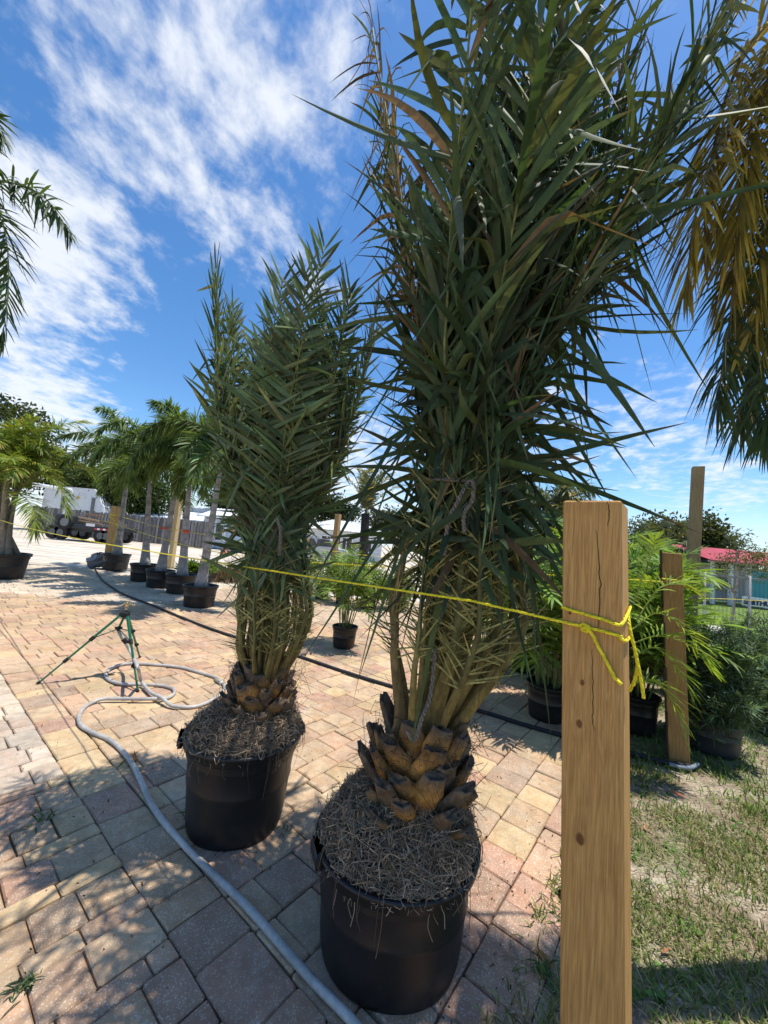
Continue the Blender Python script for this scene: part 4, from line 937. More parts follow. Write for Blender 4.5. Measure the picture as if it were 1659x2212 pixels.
def stray(px, py, L, W, ang, col, label, curl=.12, name='fallen_leaf'):
    b = gp(px, py); d = A_([math.cos(ang), math.sin(ang), .04]); mb = MB()
    V = strips(A_([b + A_([0, 0, .006])]), A_([d]), A_([[0, 0, 1.]]), A_([L]), A_([W]), A_([-.02]), LANCE, .5, None, A_([curl * 6])); addstrips(mb, V, A_([col])); mb.build(name, M_leafd, None, tuple(b), label=label, category='leaf', group='stray fallen leaves')
stray(252, 1662, .16, .012, R(95), (.09, .14, .03), 'narrow green leaf lying left of the grey hose')
stray(292, 1655, .15, .016, R(125), (.36, .15, .06), 'orange brown curled leaf tucked against the grey hose')
stray(1480, 1722, .085, .022, R(150), (.42, .15, .07), 'reddish dry leaf on the grass right of the near post')
stray(1395, 1795, .05, .018, R(60), (.46, .25, .12), 'small tan leaf on the lawn beside the near post')
stray(1195, 2095, .07, .022, R(120), (.40, .22, .09), 'curled brown leaf by the near post foot on the lawn edge')
stray(1430, 2060, .05, .016, R(20), (.40, .2, .1), 'small rusty leaf on bare lawn soil at lower right')
stray(255, 1425, .2, .012, R(10), (.36, .26, .15), 'dry straw stick lying on the pavers by the tripod')

# ------------------------------------------------------------------ hoses, ropes, sprinkler
HR = .013
def hose(pts, r, name, m, col, label, cat, n=240, sides=10):
    P = spl(A_(pts), n); P[:, 2] = np.maximum(P[:, 2], r + .002); mb = MB(); mb.tube(P, r, sides, col, ref=A_([0, 0, 1.])); return mb.build(name, m, None, tuple(P[0]), smooth=True, label=label, category=cat), P
tri_top = (267, 1297)
FL, FR, FB = gp(80, 1478), gp(298, 1495), gp(302, 1420)
apx = (FL + FR + FB) / 3; hubv = vp(272, 1324, apx[1]); head = A_([hubv[0], hubv[1], hubv[2]])
inlet = vp(256, 1358, apx[1] + .02)
hp = [(inlet + A_([0, 0, -.02])), vp(262, 1375, apx[1] + .02), vp(283, 1410, apx[1] + .1), gp(297, 1440, .25), gp(305, 1470, .06), gp(325, 1495, .03)]
ground_h = [(347, 1515), (375, 1526), (420, 1527), (458, 1513), (480, 1496), (485, 1482), (470, 1466), (440, 1456), (390, 1442), (330, 1436), (280, 1434), (245, 1441), (229, 1455), (235, 1468), (260, 1477), (300, 1479), (345, 1481), (370, 1487), (377, 1496), (365, 1507), (335, 1513), (270, 1513), (220, 1514), (192, 1522), (176, 1536), (170, 1552), (176, 1568), (200, 1583), (235, 1598), (262, 1620), (285, 1650), (305, 1690), (322, 1730), (350, 1772), (388, 1815), (420, 1850), (470, 1898), (520, 1946), (570, 2000), (630, 2070), (690, 2135), (740, 2185), (790, 2240)]
gh = [gp(x, y, HR) for x, y in ground_h]
for i in (20, 21, 22): gh[i] = gh[i] + A_([0, 0, .012])
for i in (0,): gh[i] = gh[i] + A_([0, 0, .03])
hoseo, HP = hose(hp + gh, HR, 'garden_hose', M_hose, (.40, .375, .34), 'pale grey garden hose looping over the paving from the green tripod', 'hose', 520, 12)
cp = gp(476, 1474, HR); cq = gp(466, 1467, HR); mb = MB(); mb.tube(A_([cp, (cp + cq) / 2, cq]), .021, 12, (.33, .30, .24)); mb.tube(A_([cp + (cp - cq) * .35, cp]), .019, 12, (.55, .5, .42))
c_ = mb.build('hose_coupler', M_metal, hoseo, tuple(hoseo.location), smooth=True)
hose([gp(x, y, .016) for x, y in ((204, 1222), (207, 1232), (220, 1252), (245, 1271), (270, 1285), (330, 1308), (400, 1337), (460, 1360), (520, 1380), (590, 1402), (655, 1421), (740, 1450), (830, 1478), (940, 1510), (1050, 1540), (1130, 1565), (1210, 1588), (1300, 1612), (1380, 1632), (1440, 1648), (1490, 1656))], .016, 'irrigation_pipe', M_rubber, (.022, .022, .026), 'black irrigation pipe running across the paving behind both tied palms', 'pipe', 200)
hose([gp(x, y, .02) for x, y in ((1445, 1650), (1470, 1657), (1492, 1658), (1508, 1650))], .013, 'pipe_end', M_hose, (.17, .20, .23), 'short grey blue pipe end lying by the shorter post foot', 'pipe', 30)
# tripod sprinkler
GRN = (.012, .125, .055); BLK = (.018, .018, .019)
ts = thing('tripod_sprinkler', 'green tripod sprinkler with brass head standing on the paving at left', 'sprinkler', tuple(apx)); ot = apx
def leg(foot, k):
    a = head + A_([0, 0, -.01]); d = foot - a; a = a + nrm(A_([d[0], d[1], 0])) * .03
    mb = MB(); pts = [a + (foot - a) * f for f in (0, .36)]; mb.tube(A_(pts), .0115, 4, GRN, rot=.785)
    mb.tube(A_([a + (foot - a) * f for f in (.36, .68)]), .0095, 4, GRN, rot=.785); mb.tube(A_([a + (foot - a) * f for f in (.68, .98)]), .0075, 4, GRN, rot=.785)
    l_ = mb.build('leg', M_paint, ts, ot)
    for f, r in ((.37, .017), (.68, .0145)):
        c = MB(); p = a + (foot - a) * f; u_ = nrm(foot - a); c.tube(A_([p - u_ * .02, p + u_ * .02]), r, 6, BLK); sdv = nrm(np.cross(u_, A_([0, 0, 1.]))); c.box(p + sdv * r, (.012, .018, .02), None, BLK); c.build('clamp', M_rubber, l_, ot)
    c = MB(); c.tube(A_([a + (foot - a) * .965, foot + A_([0, 0, .004])]), A_([.009, .012]), 8, BLK); c.build('rubber_foot', M_rubber, l_, ot)
    return a + (foot - a) * .37
ks = [leg(FL, 0), leg(FR, 1), leg(FB, 2)]
mb = MB(); mb.lathe([(.012, -.04), (.034, -.035), (.036, .0), (.028, .014), (.012, .018)], 12, head, BLK)
for k in (FL, FR, FB):
    d = nrm(A_([k[0] - head[0], k[1] - head[1], 0])); mb.box(head + d * .028 + A_([0, 0, -.014]), (.03, .03, .034), None, BLK)
mb.build('hub', M_rubber, ts, ot)
mb = MB(); mb.tube(A_([head, inlet]), .010, 8, GRN); mb.build('riser_tube', M_paint, ts, ot, smooth=True)
sp = MB(); sp.lathe([(.014, 0), (.014, .012), (.03, .02), (.03, .03), (.014, .034)], 12, inlet - A_([0, 0, .017]), BLK); sph = sp.build('spreader_hub', M_rubber, ts, ot)
for k in ks:
    mb = MB(); mb.tube(A_([inlet, k]), .0042, 6, (.03, .12, .08)); mb.build('spreader_bar', M_paint, ts, ot)
BR = (.62, .47, .24)
mb = MB(); z = head + A_([0, 0, .018]); mb.tube(A_([z, z + A_([0, 0, .03])]), .009, 8, BR); mb.tube(A_([z + A_([0, 0, .03]), z + A_([0, 0, .075])]), A_([.013, .010]), 8, BR)
mb.tube(A_([z + A_([-.005, 0, .05]), z + A_([.04, -.01, .062])]), A_([.008, .006]), 8, BR); mb.tube(spl([z + A_([0, 0, .07]), z + A_([-.02, 0, .085]), z + A_([.02, -.004, .075]), z + A_([.065, -.014, .060])], 10), .0045, 6, BR)
mb.box(z + A_([.07, -.015, .058]), (.022, .006, .016), None, BR); mb.box(z + A_([-.022, 0, .062]), (.016, .01, .022), None, BR)
mb.build('brass_head', M_brass, ts, ot, smooth=True)
mb = MB(); mb.tube(spl([inlet + A_([0, 0, -.015]), vp(260, 1372, apx[1] + .01), vp(268, 1382, apx[1] + .03)], 8), .011, 10, (.30, .34, .28)); mb.build('inlet_hose', M_hose, ts, ot, smooth=True)
mb = MB(); a = vp(266, 1380, apx[1] + .03); b = vp(274, 1388, apx[1] + .05); mb.tube(A_([a, b]), .02, 10, BLK); mb.build('hose_connector', M_rubber, ts, ot)
# ropes
YEL = (.84, .70, .02)
def rope(pts, r, label, n=200, strands=3, sag=0.0, extra=(), pitch=11.0, knot=None):
    P = spl(A_(pts), n) if len(pts) > 2 else A_(pts[0]) + (A_(pts[1]) - A_(pts[0])) * np.linspace(0, 1, n)[:, None]
    if sag: P[:, 2] -= sag * 4 * np.linspace(0, 1, n) * (1 - np.linspace(0, 1, n))
    ln = np.concatenate([[0], np.cumsum(np.linalg.norm(np.diff(P, axis=0), axis=1))]); T = nrm(np.gradient(P, axis=0)); ref = A_([0, 0, 1.])
    S = nrm(np.cross(T, ref)); U = np.cross(S, T); mb = MB()
    for k in range(strands):
        a = ln / (r * pitch) * 2 * np.pi + k * 2 * np.pi / strands
        mb.tube(P + r * .52 * (np.cos(a)[:, None] * S + np.sin(a)[:, None] * U), r * .62, 5, A_(YEL) * (1 - .12 * k), ref=ref)
    root = mb.build('yellow_rope', M_rope, None, tuple(P[0]), smooth=True, label=label, category='rope', group='yellow ropes strung between the posts')
    return root, P
RR = .0036
kz = 1.2
def wrap(s, z, o=HW + .005): return fo + onface(s, z, o)
zk = vp(1250, 1358, .89)[2]; zk2 = vp(1250, 1326, .89)[2]
farA = vp(-40, 1107, 9.9)
ra, PA = rope([wrap(HW, zk - .004), wrap(.03, zk), wrap(-.02, zk + .003), wrap(-HW, zk + .005), fo + axn[0] * -.30 + fc * .05 + axn[2] * (zk + .015)], RR, 'yellow rope knotted on the near post running left past both tied palms', 90)
mbx = MB(); s0_ = PA[-1]; n = 900; Pl = s0_ + (farA - s0_) * (np.linspace(0, 1, n) ** 1.6)[:, None]; Pl[:, 2] -= .10 * 4 * (np.linspace(0, 1, n) ** 1.6) * (1 - np.linspace(0, 1, n) ** 1.6)
ln = np.concatenate([[0], np.cumsum(np.linalg.norm(np.diff(Pl, axis=0), axis=1))]); T = nrm(np.gradient(Pl, axis=0)); S_ = nrm(np.cross(T, A_([0, 0, 1.]))); U_ = np.cross(S_, T)
for k in range(3):
    a = np.minimum(ln, 4) / (RR * 11) * 2 * np.pi + k * 2.094; mbx.tube(Pl + RR * .52 * (np.cos(a)[:, None] * S_ + np.sin(a)[:, None] * U_), RR * .62 * np.interp(ln, [0, 4, 12], [1, 1.1, 1.5]), 5, A_(YEL) * (1 - .12 * k), ref=A_([0, 0, 1.]))
mbx.build('long_run', M_rope, ra, tuple(ra.location), smooth=True)
def sub_rope(pts, name, root, r=RR, n=60):
    P = spl(A_(pts), n); ln = np.concatenate([[0], np.cumsum(np.linalg.norm(np.diff(P, axis=0), axis=1))]); T = nrm(np.gradient(P, axis=0)); S = nrm(np.cross(T, A_([.3, .2, .9]))); U = np.cross(S, T); mb = MB()
    for k in range(3):
        a = ln / (r * 11) * 2 * np.pi + k * 2.094; mb.tube(P + r * .52 * (np.cos(a)[:, None] * S + np.sin(a)[:, None] * U), r * .62, 5, A_(YEL) * (1 - .12 * k), ref=A_([.3, .2, .9]))
    return mb.build(name, M_rope, root, tuple(root.location), smooth=True)
sub_rope([wrap(-HW, zk2 + .006), wrap(-.03, zk2 + .001), wrap(.03, zk2 - .007), wrap(.058, zk2 - .012), fo + axn[0] * 0.0665 + fc * .03 + axn[2] * (zk2 + .006), fo + axn[0] * 0.0665 - fc * .05 + axn[2] * (zk2 + .02)], 'upper_wrap', ra)
sub_rope([wrap(.056, zk - .006), fo + axn[0] * 0.0665 + fc * .06 + axn[2] * (zk - .012), fo + axn[0] * 0.0675 - fc * .04 + axn[2] * (zk - .016)], 'side_wrap', ra)
sub_rope([wrap(-.02, zk + .004, HW + .007), wrap(-.012, zk + .009, HW + .012), wrap(-.002, zk + .004, HW + .012), wrap(-.008, zk - .006, HW + .011), wrap(-.018, zk - .002, HW + .009), wrap(-.008, zk + .002, HW + .014), wrap(.004, zk - .01, HW + .011), wrap(.018, zk - .04, HW + .005), wrap(.035, zk - .07, HW + .005), wrap(.046, zk - .092, HW + .005), wrap(.060, zk - .105, HW + .006)], 'knot_and_tail', ra, n=120)
sub_rope([fo + axn[0] * 0.0675 + fc * .01 + axn[2] * (zk2 + .008), fo + axn[0] * 0.0725 + fc * .03 + axn[2] * (zk2 - .02), fo + axn[0] * 0.0825 + fc * .03 + axn[2] * (zk2 - .07), fo + axn[0] * 0.0915 + fc * .03 + axn[2] * (zk2 - .12), fo + axn[0] * 0.0975 + fc * .03 + axn[2] * (zk2 - .165)], 'loose_end', ra)
sub_rope([fo + axn[0] * 0.0825 + fc * .028 + axn[2] * (zk2 - .07), fo + axn[0] * 0.0855 + fc * .02 + axn[2] * (zk2 - .10), fo + axn[0] * 0.0795 + fc * .02 + axn[2] * (zk2 - .135), fo + axn[0] * 0.0695 + fc * .02 + axn[2] * (zk2 - .16)], 'loose_end', ra)
mR = vp(1432, 1257, MIDP[1] - .07); farB = mR + A_([-GU[0], -GU[1], 0]) * 12.0; farB[2] = vp(60, 1110, farB[1])[2]
rope([mR, (mR + farB) / 2 + A_([0, 0, -.32]), farB], .0058, 'yellow rope from the shorter post passing behind both tied palms', 400, pitch=18)
rB, _ = rope([vp(1430, 1250, MIDP[1] - .085), vp(1450, 1252, MIDP[1] - .085), vp(1468, 1255, MIDP[1] - .06), vp(1478, 1266, MIDP[1] - .03), vp(1490, 1272, MIDP[1] - .05)], .005, 'short yellow rope wrapped round the shorter post top', 60)
c1 = vp(257, 1115, 11.05); c2 = vp(472, 1160, 7.2); c3 = vp(560, 1178, 6.9)
rope([c1, vp(305, 1128, 9.7), vp(350, 1140, 8.7), vp(404, 1148, 8.2), c2, c3], .007, 'yellow rope linking the trunks of the foxtail palms', 160)
wp = vp(250, 1112, 11.0); wq = [wp + A_([math.cos(a) * .13, -abs(math.sin(a)) * .10, .02 * math.sin(3 * a)]) for a in np.linspace(-.3, 3.4, 14)]
rw, _ = rope(wq + [wp + A_([-.1, -.1, -.05]), vp(253, 1135, 10.95), vp(245, 1180, 10.95), vp(243, 1193, 10.9)], .011, 'yellow rope bow wound round the squat post with a dangling tail', 120)
rope([vp(690, 1187, 9.6), vp(760, 1196, 9.6), vp(830, 1204, 9.4), vp(900, 1212, 9.0)], .008, 'distant yellow rope above the far shrubs', 80)
rope([vp(1478, 1381, 6.5), vp(1560, 1383, 7.0), vp(1640, 1388, 7.2), vp(1700, 1392, 7.3)], .005, 'thin yellow rope low in front of the chain link fence', 60) if False else None
rope([vp(1500, 1292, 8.0), vp(1575, 1294, 8.0), vp(1665, 1299, 8.0)], .006, 'thin yellow rope in front of the chain link fence at right', 60)
for (x, y, Y, lb) in ((352, 1141, 8.45, 'orange ribbon tied on the third foxtail trunk'), (402, 1149, 8.0, 'orange ribbon tied on the fourth foxtail trunk')):
    c = vp(x, y, Y); mb = MB(); g = np.random.default_rng(int(x))
    for k in range(5): mb.tube(spl([c + g.normal(0, .03, 3) * A_([2, .5, .4]) for _ in range(4)], 8), .012, 4, (.72, .10, .03), flat=.3)
    mb.build('ribbon', M_paint, None, tuple(c), label=lb, category='ribbon', group='orange ribbons on foxtail trunks')
# grey wrapped bundle beside the first pot
b = gp(212, 1225); g = np.random.default_rng(301); mb = MB(); n = 14; V = []
for i in range(8):
    f = i / 7; r = .30 * math.sin(math.pi * (.12 + .83 * f)) ** .6 * (1 - .2 * f)
    for j in range(n): a = j / n * 6.283; V.append(b + A_([math.cos(a) * r * 1.15, math.sin(a) * r * .8, f * .42]) + g.normal(0, .028, 3))
mb.add(V, [(i * n + j, i * n + (j + 1) % n, i * n + n + (j + 1) % n, i * n + n + j) for i in range(7) for j in range(n)], col=(.19, .19, .20), polys=[list(range(7 * n, 8 * n))]); mb.build('plastic_bag', M_pot, None, tuple(b), label='crumpled grey plastic bag beside the farthest foxtail pot', category='bag')

# ------------------------------------------------------------------ fence, vehicles and buildings, left
fa, fb = gp(60, 1149), gp(440, 1184); fa = A_([fa[0], fa[1], 0]); fb = A_([fb[0], fb[1], 0])
fl0 = vp(20, 1092, fa[1]); Hf = 1.86
tf = thing('wooden_fence', 'weathered grey board on board fence across the sandy lot', 'fence', tuple(fa)); d = fb - fa; Lf = np.linalg.norm(d); d = d / Lf; nn = A_([-d[1], d[0], 0]); g = np.random.default_rng(311)
axf = A_([d, nn, [0, 0, 1.]]); k = 0; s = 0.0
base_me = None
while s < Lf:
    wd = .145; h = Hf + g.normal(0, .035); c = A_([.20, .185, .175]) * g.uniform(.55, 1.35)
    mb = MB(); ctr_ = fa + d * (s + wd / 2) + nn * (-.022 if k % 2 else .022) + A_([0, 0, h / 2]); mb.box(ctr_, (wd - .012, .02, h), axf, c); mb.build('board', M_greywood, tf, tuple(fa)); s += wd * .78 + g.normal(0, .006); k += 1
for z in (.35, 1.0, 1.6):
    mb = MB(); mb.box((fa + fb) / 2 + A_([0, 0, z]), (Lf, .04, .08), axf, (.14, .125, .115)); mb.build('rail', M_greywood, tf, tuple(fa))
# two white campers behind the fence
def camper(x0, x1, ytop, ybot, Y, label, round_, win, seed):
    a = vp(x0, ybot, Y); b_ = vp(x1, ybot, Y); tz = vp((x0 + x1) / 2, ytop, Y)[2]; Lc = b_[0] - a[0]; bz = .7
    t = thing('camper', label, 'camper', (a[0], Y, 0)); o = A_([a[0], Y, 0.])
    hh = tz - bz; prof = [(0, 0), (Lc * .97, 0), (Lc, hh * .12), (Lc * (1 - .10 * round_), hh * .55), (Lc * (1 - .32 * round_), hh * .92), (Lc * (1 - .45 * round_), hh), (.12, hh), (0, hh * .93)]
    n = len(prof); D_ = 2.3; V = [(o[0] + p[0], Y, bz + p[1]) for p in prof] + [(o[0] + p[0], Y + D_, bz + p[1]) for p in prof]
    mb = MB(); mb.add(V, [(i, n + i, n + (i + 1) % n, (i + 1) % n) for i in range(n)], col=(.74, .74, .73), polys=[list(range(n)), list(range(2 * n - 1, n - 1, -1))]); mb.build('shell', M_paint, t, o)
    for (wx, wz, ww, wh) in win:
        m2 = MB(); m2.box((o[0] + wx * Lc, Y - .015, bz + wz * hh), (ww * Lc, .03, wh * hh), None, (.10, .11, .12)); wf = m2.build('window', M_glass, t, o)
        m3 = MB()
        for (ox, oz, sx, sz) in ((0, .5, 1, 0), (0, -.5, 1, 0), (.5, 0, 0, 1), (-.5, 0, 0, 1)): m3.box((o[0] + (wx + ox * ww) * Lc, Y - .03, bz + (wz + oz * wh) * hh), (ww * Lc * sx + .05, .035, wh * hh * sz + .05), None, (.6, .6, .6))
        m3.build('window_frame', M_paint, wf, o)
    m4 = MB(); m4.box((o[0] + Lc * .45, Y - .02, bz + hh * .16), (Lc * .8, .02, .06), None, (.42, .42, .43)); m4.build('trim_strip', M_paint, t, o)
    m6 = MB(); m6.tube(A_([(o[0] + Lc * .55, Y - .06, bz + hh * .74), (o[0] + Lc * .55, Y + .02, bz + hh * .74)]), .12, 12, (.55, .36, .12)); m6.build('marker_lamp', M_paint, t, o)
    for wx in (.3, .42):
        m5 = MB(); m5.tube(A_([(o[0] + wx * Lc, Y + .1, .36), (o[0] + wx * Lc, Y + .32, .36)]), .36, 18, (.02, .02, .02)); m5.build('wheel', M_rubber, t, o)
camper(85, 224, 1052, 1125, 31.0, 'larger white camper with amber lamp behind the wooden fence', .5, [(.34, .55, .10, .4), (.80, .5, .07, .55)], 1)
camper(150, 256, 1073, 1122, 35.5, 'smaller white camper with rounded nose behind the larger one', .75, [(.62, .55, .22, .38)], 2)
wpst = vp(134, 1110, 25); mb = MB(); mb.tube(A_([[wpst[0], 25, 0], [wpst[0] + .35, 25, wpst[2] + 1.6]]), .12, 8, (.72, .74, .74)); mb.tube(A_([[wpst[0] + .35, 25, wpst[2] + 1.6], [wpst[0] - 2.2, 25, wpst[2] + 1.75]]), .1, 8, (.72, .74, .74)); mb.build('gantry', M_paint, None, (wpst[0], 25, 0), label='white pipe gantry standing before the fence by the trailer', category='gantry')
# flatbed trailer
TYd = 22.5; ta_ = vp(95, 1160, TYd); tb_ = vp(244, 1176, TYd); o = A_([ta_[0], TYd, 0.]); Lt = tb_[0] - ta_[0]; t = thing('flatbed_trailer', 'dark flatbed trailer with red and white reflectors carrying timber', 'trailer', tuple(o)); DK = (.02, .021, .024)
mb = MB(); mb.box((o[0] + Lt * .62, TYd + 1.0, .82), (Lt * .76, 2.2, .22), None, DK); mb.box((o[0] + Lt * .62, TYd + .9, .64), (Lt * .7, 1.4, .2), None, DK); mb.build('deck', M_paint, t, o)
mb = MB(); mb.box((o[0] + Lt * .14, TYd + 1.0, 1.1), (Lt * .18, 1.6, .75), None, (.03, .03, .033), bev=.08); mb.build('front_rack', M_paint, t, o)
for wx in (.10, .22, .80, .88):
    for dy in (.1, 1.8):
        m5 = MB(); m5.tube(A_([(o[0] + wx * Lt, TYd + dy - .12, .4), (o[0] + wx * Lt, TYd + dy + .12, .4)]), .4, 20, (.016, .016, .016)); wv = m5.build('wheel', M_rubber, t, o)
        m6 = MB(); m6.tube(A_([(o[0] + wx * Lt, TYd + dy - .135, .4), (o[0] + wx * Lt, TYd + dy - .1, .4)]), .2, 14, (.09, .09, .095)); m6.build('rim', M_metal, wv, o)
m5 = MB(); m5.tube(A_([(o[0] + .30 * Lt, TYd - .22, 1.02), (o[0] + .30 * Lt, TYd - .02, 1.02)]), .40, 20, (.018, .018, .018)); wv = m5.build('spare_wheel', M_rubber, t, o); m6 = MB(); m6.tube(A_([(o[0] + .30 * Lt, TYd - .235, 1.02), (o[0] + .30 * Lt, TYd - .2, 1.02)]), .24, 16, (.16, .16, .16)); m6.build('rim', M_metal, wv, o)
for i in range(6):
    mb = MB(); mb.box((o[0] + Lt * (.74 + .042 * i), TYd - .13, .78), (Lt * .036, .012, .10), None, (.55, .03, .03) if i % 2 == 0 else (.75, .75, .75)); mb.build('reflector', M_paint, t, o)
mb = MB(); mb.box((o[0] + Lt * .66, TYd - .13, .98), (.5, .012, .16), None, (.7, .7, .68)); mb.build('number_plate', M_paint, t, o)
for i, (x, z, l, c) in enumerate(((.55, 1.3, .30, .12), (.55, 1.08, .36, .14), (.72, 1.22, .5, .04), (.52, 1.55, .25, .10), (.80, 1.15, .36, .05))):
    mb = MB(); mb.box((o[0] + Lt * x, TYd + .25 + .2 * i, z), (Lt * l, .12, .10), A_([[math.cos(c * .8), 0, -math.sin(c * .8)], [0, 1, 0], [math.sin(c * .8), 0, math.cos(c * .8)]]), A_([.42, .27, .15]) * (1 - .08 * i)); mb.build('plank', M_greywood, None, (o[0] + Lt * x, TYd + .25 + .2 * i, z), label=('upper', 'lower', 'longest', 'topmost', 'rear')[i] + ' brown plank lying on the flatbed trailer', category='plank', group='planks on the trailer')
# corrugated roof building and pale blue house
def siding_box(t, o, x0, x1, y, z0, z1, col, dy=4.0, step=.2):
    mb = MB(); mb.box(((x0 + x1) / 2, y + dy / 2, (z0 + z1) / 2), (x1 - x0, dy, z1 - z0), None, col); wl = mb.build('wall', M_siding, t, o)
    z = z0 + step / 2
    while z < z1 - .05:
        mb = MB(); mb.box(((x0 + x1) / 2, y - .012, z), (x1 - x0, .024, step * .86), A_([[1, 0, 0], [0, 1, .06], [0, -.06, 1]]), A_(col) * 1.04); mb.build('siding_board', M_siding, wl, o); z += step
def corr_roof(t, o, x0, x1, ye, ze, yr, zr, col, nr, m=None):
    mb = MB(); V = []; n = nr * 2 + 1
    for i in range(n):
        x = x0 + (x1 - x0) * i / (n - 1); b = .035 * (i % 2); V += [(x, ye, ze + b), (x, yr, zr + b), (x, yr, zr - .06), (x, ye, ze - .06)]
    q = []
    for i in range(n - 1): q += [(4 * i + a, 4 * i + (a + 1) % 4, 4 * i + 4 + (a + 1) % 4, 4 * i + 4 + a) for a in range(4)]
    mb.add(V, q, col=col); return mb.build('roof', m or M_metal, t, o)
YH = 33.0; x0 = vp(296, 1120, YH)[0]; x1 = vp(445, 1120, YH)[0]; z_e = vp(380, 1121, YH)[2]; z_r = vp(385, 1104, YH + 2)[2]
t = thing('mobile_home', 'long cream home with white corrugated roof behind the wooden fence', 'house', (x0, YH, 0)); o = A_([x0, YH, 0.]); siding_box(t, o, x0, x1, YH, 0, z_e, (.62, .61, .56), 5.0, .28); corr_roof(t, o, x0 - .3, x1 + .4, YH - .5, z_e + .02, YH + 2.2, z_r, (.70, .71, .73), 44)
mb = MB(); zz2 = vp(395, 1094, YH + 2.4)[2]; mb.box(((x0 + x1) / 2 + .8, YH + 4, (z_r + zz2) / 2 - .1), ((x1 - x0) * .8, 3.2, zz2 - z_r + .3), None, (.66, .67, .68), bev=.08); mb.build('roof_monitor', M_paint, t, o)
YB = 28.5; x0 = vp(437, 1180, YB)[0]; x1 = vp(480, 1180, YB)[0]; x2 = vp(560, 1180, YB)[0]; zt_ = vp(470, 1118, YB)[2]
t = thing('blue_house', 'pale blue sided house with white window at the end of the fence', 'house', (x0, YB, 0)); o = A_([x0, YB, 0.])
siding_box(t, o, x0, x2, YB, 0, zt_, (.44, .53, .62), 5.0, .2)
mb = MB(); mb.box(((x0 + x1) / 2 - .35, YB - .05, zt_ * .47), (.95, .06, zt_ * .9), None, (.74, .75, .76), bev=.01); dr_ = mb.build('door', M_paint, t, o); mb = MB(); mb.tube(A_([((x0 + x1) / 2 - .02, YB - .08, 1.0), ((x0 + x1) / 2 - .02, YB - .14, 1.0)]), .035, 8, (.3, .28, .2)); mb.build('handle', M_brass, dr_, o)
wx = vp(474, 1150, YB); mb = MB(); mb.box((wx[0], YB - .03, wx[2]), (.5, .04, 1.15), None, (.07, .08, .09)); wv = mb.build('window', M_glass, t, o)
mb = MB()
for (ox, oz, sx, sz) in ((0, .6, .7, .08), (0, -.6, .7, .08), (.3, 0, .08, 1.25), (-.3, 0, .08, 1.25), (0, 0, .55, .05)): mb.box((wx[0] + ox, YB - .05, wx[2] + oz), (sx, .07, sz), None, (.78, .78, .78))
mb.build('window_frame', M_paint, wv, o)
for xx in (x0, vp(487, 1150, YB)[0], x2): mb = MB(); mb.box((xx, YB - .04, zt_ / 2), (.14, .12, zt_), None, (.76, .77, .78)); mb.build('corner_board', M_paint, t, o)
corr_roof(t, o, x0 - .4, x2 + .4, YB - .6, zt_ + .03, YB + 2.5, zt_ + .8, (.74, .75, .76), 20)
# orange pole with stand beside it
b = vp(492, 1190, 24); mb = MB(); mb.tube(A_([[b[0], 24, 0], [b[0] + .25, 24, vp(502, 1118, 24)[2]]]), .05, 8, (.60, .17, .06)); pl = mb.build('orange_pole', M_paint, None, (b[0], 24, 0), label='orange pole standing in front of the pale blue house', category='pole')
mb = MB(); mb.lathe([(.2, 0), (.2, .03), (.14, .04), (.04, .5), (.02, .51)], 14, (b[0] - .1, 23.6, -.045), (.75, .12, .03)); mb.build('traffic_cone', M_paint, None, (b[0] - .1, 23.6, 0), label='orange traffic cone at the foot of the orange pole', category='cone')
# white roofed house in the middle distance
YW = 30.0; x0 = vp(655, 1165, YW)[0]; x1 = vp(826, 1165, YW)[0]; ze = vp(740, 1147, YW)[2]; zr = vp(720, 1124, YW + 4)[2]
t = thing('white_house', 'low house with broad white metal roof between the two tied palms', 'house', (x0, YW, 0)); o = A_([x0, YW, 0.])
siding_box(t, o, x0, x1, YW, 0, ze, (.58, .60, .62), 7.0, .3)
V = [(x0 - .5, YW - .7, ze), (x1 + .5, YW - .7, ze), (x1 + .5, YW + 8.0, ze), (x0 - .5, YW + 8, ze), (x0 + 1.6, YW + 3.6, zr), (x1 - 1.9, YW + 3.6, zr)]
mb = MB(); mb.add(V, [(0, 1, 5, 4), (2, 3, 4, 5), (0, 3, 2, 1)], [(1, 2, 5), (3, 0, 4)], col=(.80, .80, .79)); rf = mb.build('roof', M_metal, t, o)
for i in range(18):
    f = (i + .5) / 18; a = A_(V[0]) * (1 - f) + A_(V[1]) * f; bb = A_(V[4]) * (1 - f) + A_(V[5]) * f; m2 = MB(); m2.tube(A_([a, bb]) + A_([0, 0, .02]), .03, 4, (.66, .66, .66)); m2.build('roof_seam', M_metal, rf, o)
for fx in (.3, .42, .55, .8):
    xx = x0 + (x1 - x0) * fx; mb = MB(); mb.box((xx, YW - .03, ze * .55), (.8, .06, .95), None, (.05, .055, .06)); wv = mb.build('window', M_glass, t, o)
    mb = MB()
    for (ox, oz, sx, sz) in ((0, .5, .95, .09), (0, -.5, .95, .09), (.45, 0, .09, 1.05), (-.45, 0, .09, 1.05), (0, 0, .06, .95)): mb.box((xx + ox, YW - .06, ze * .55 + oz), (sx, .08, sz), None, (.76, .76, .76))
    mb.build('window_frame', M_paint, wv, o)
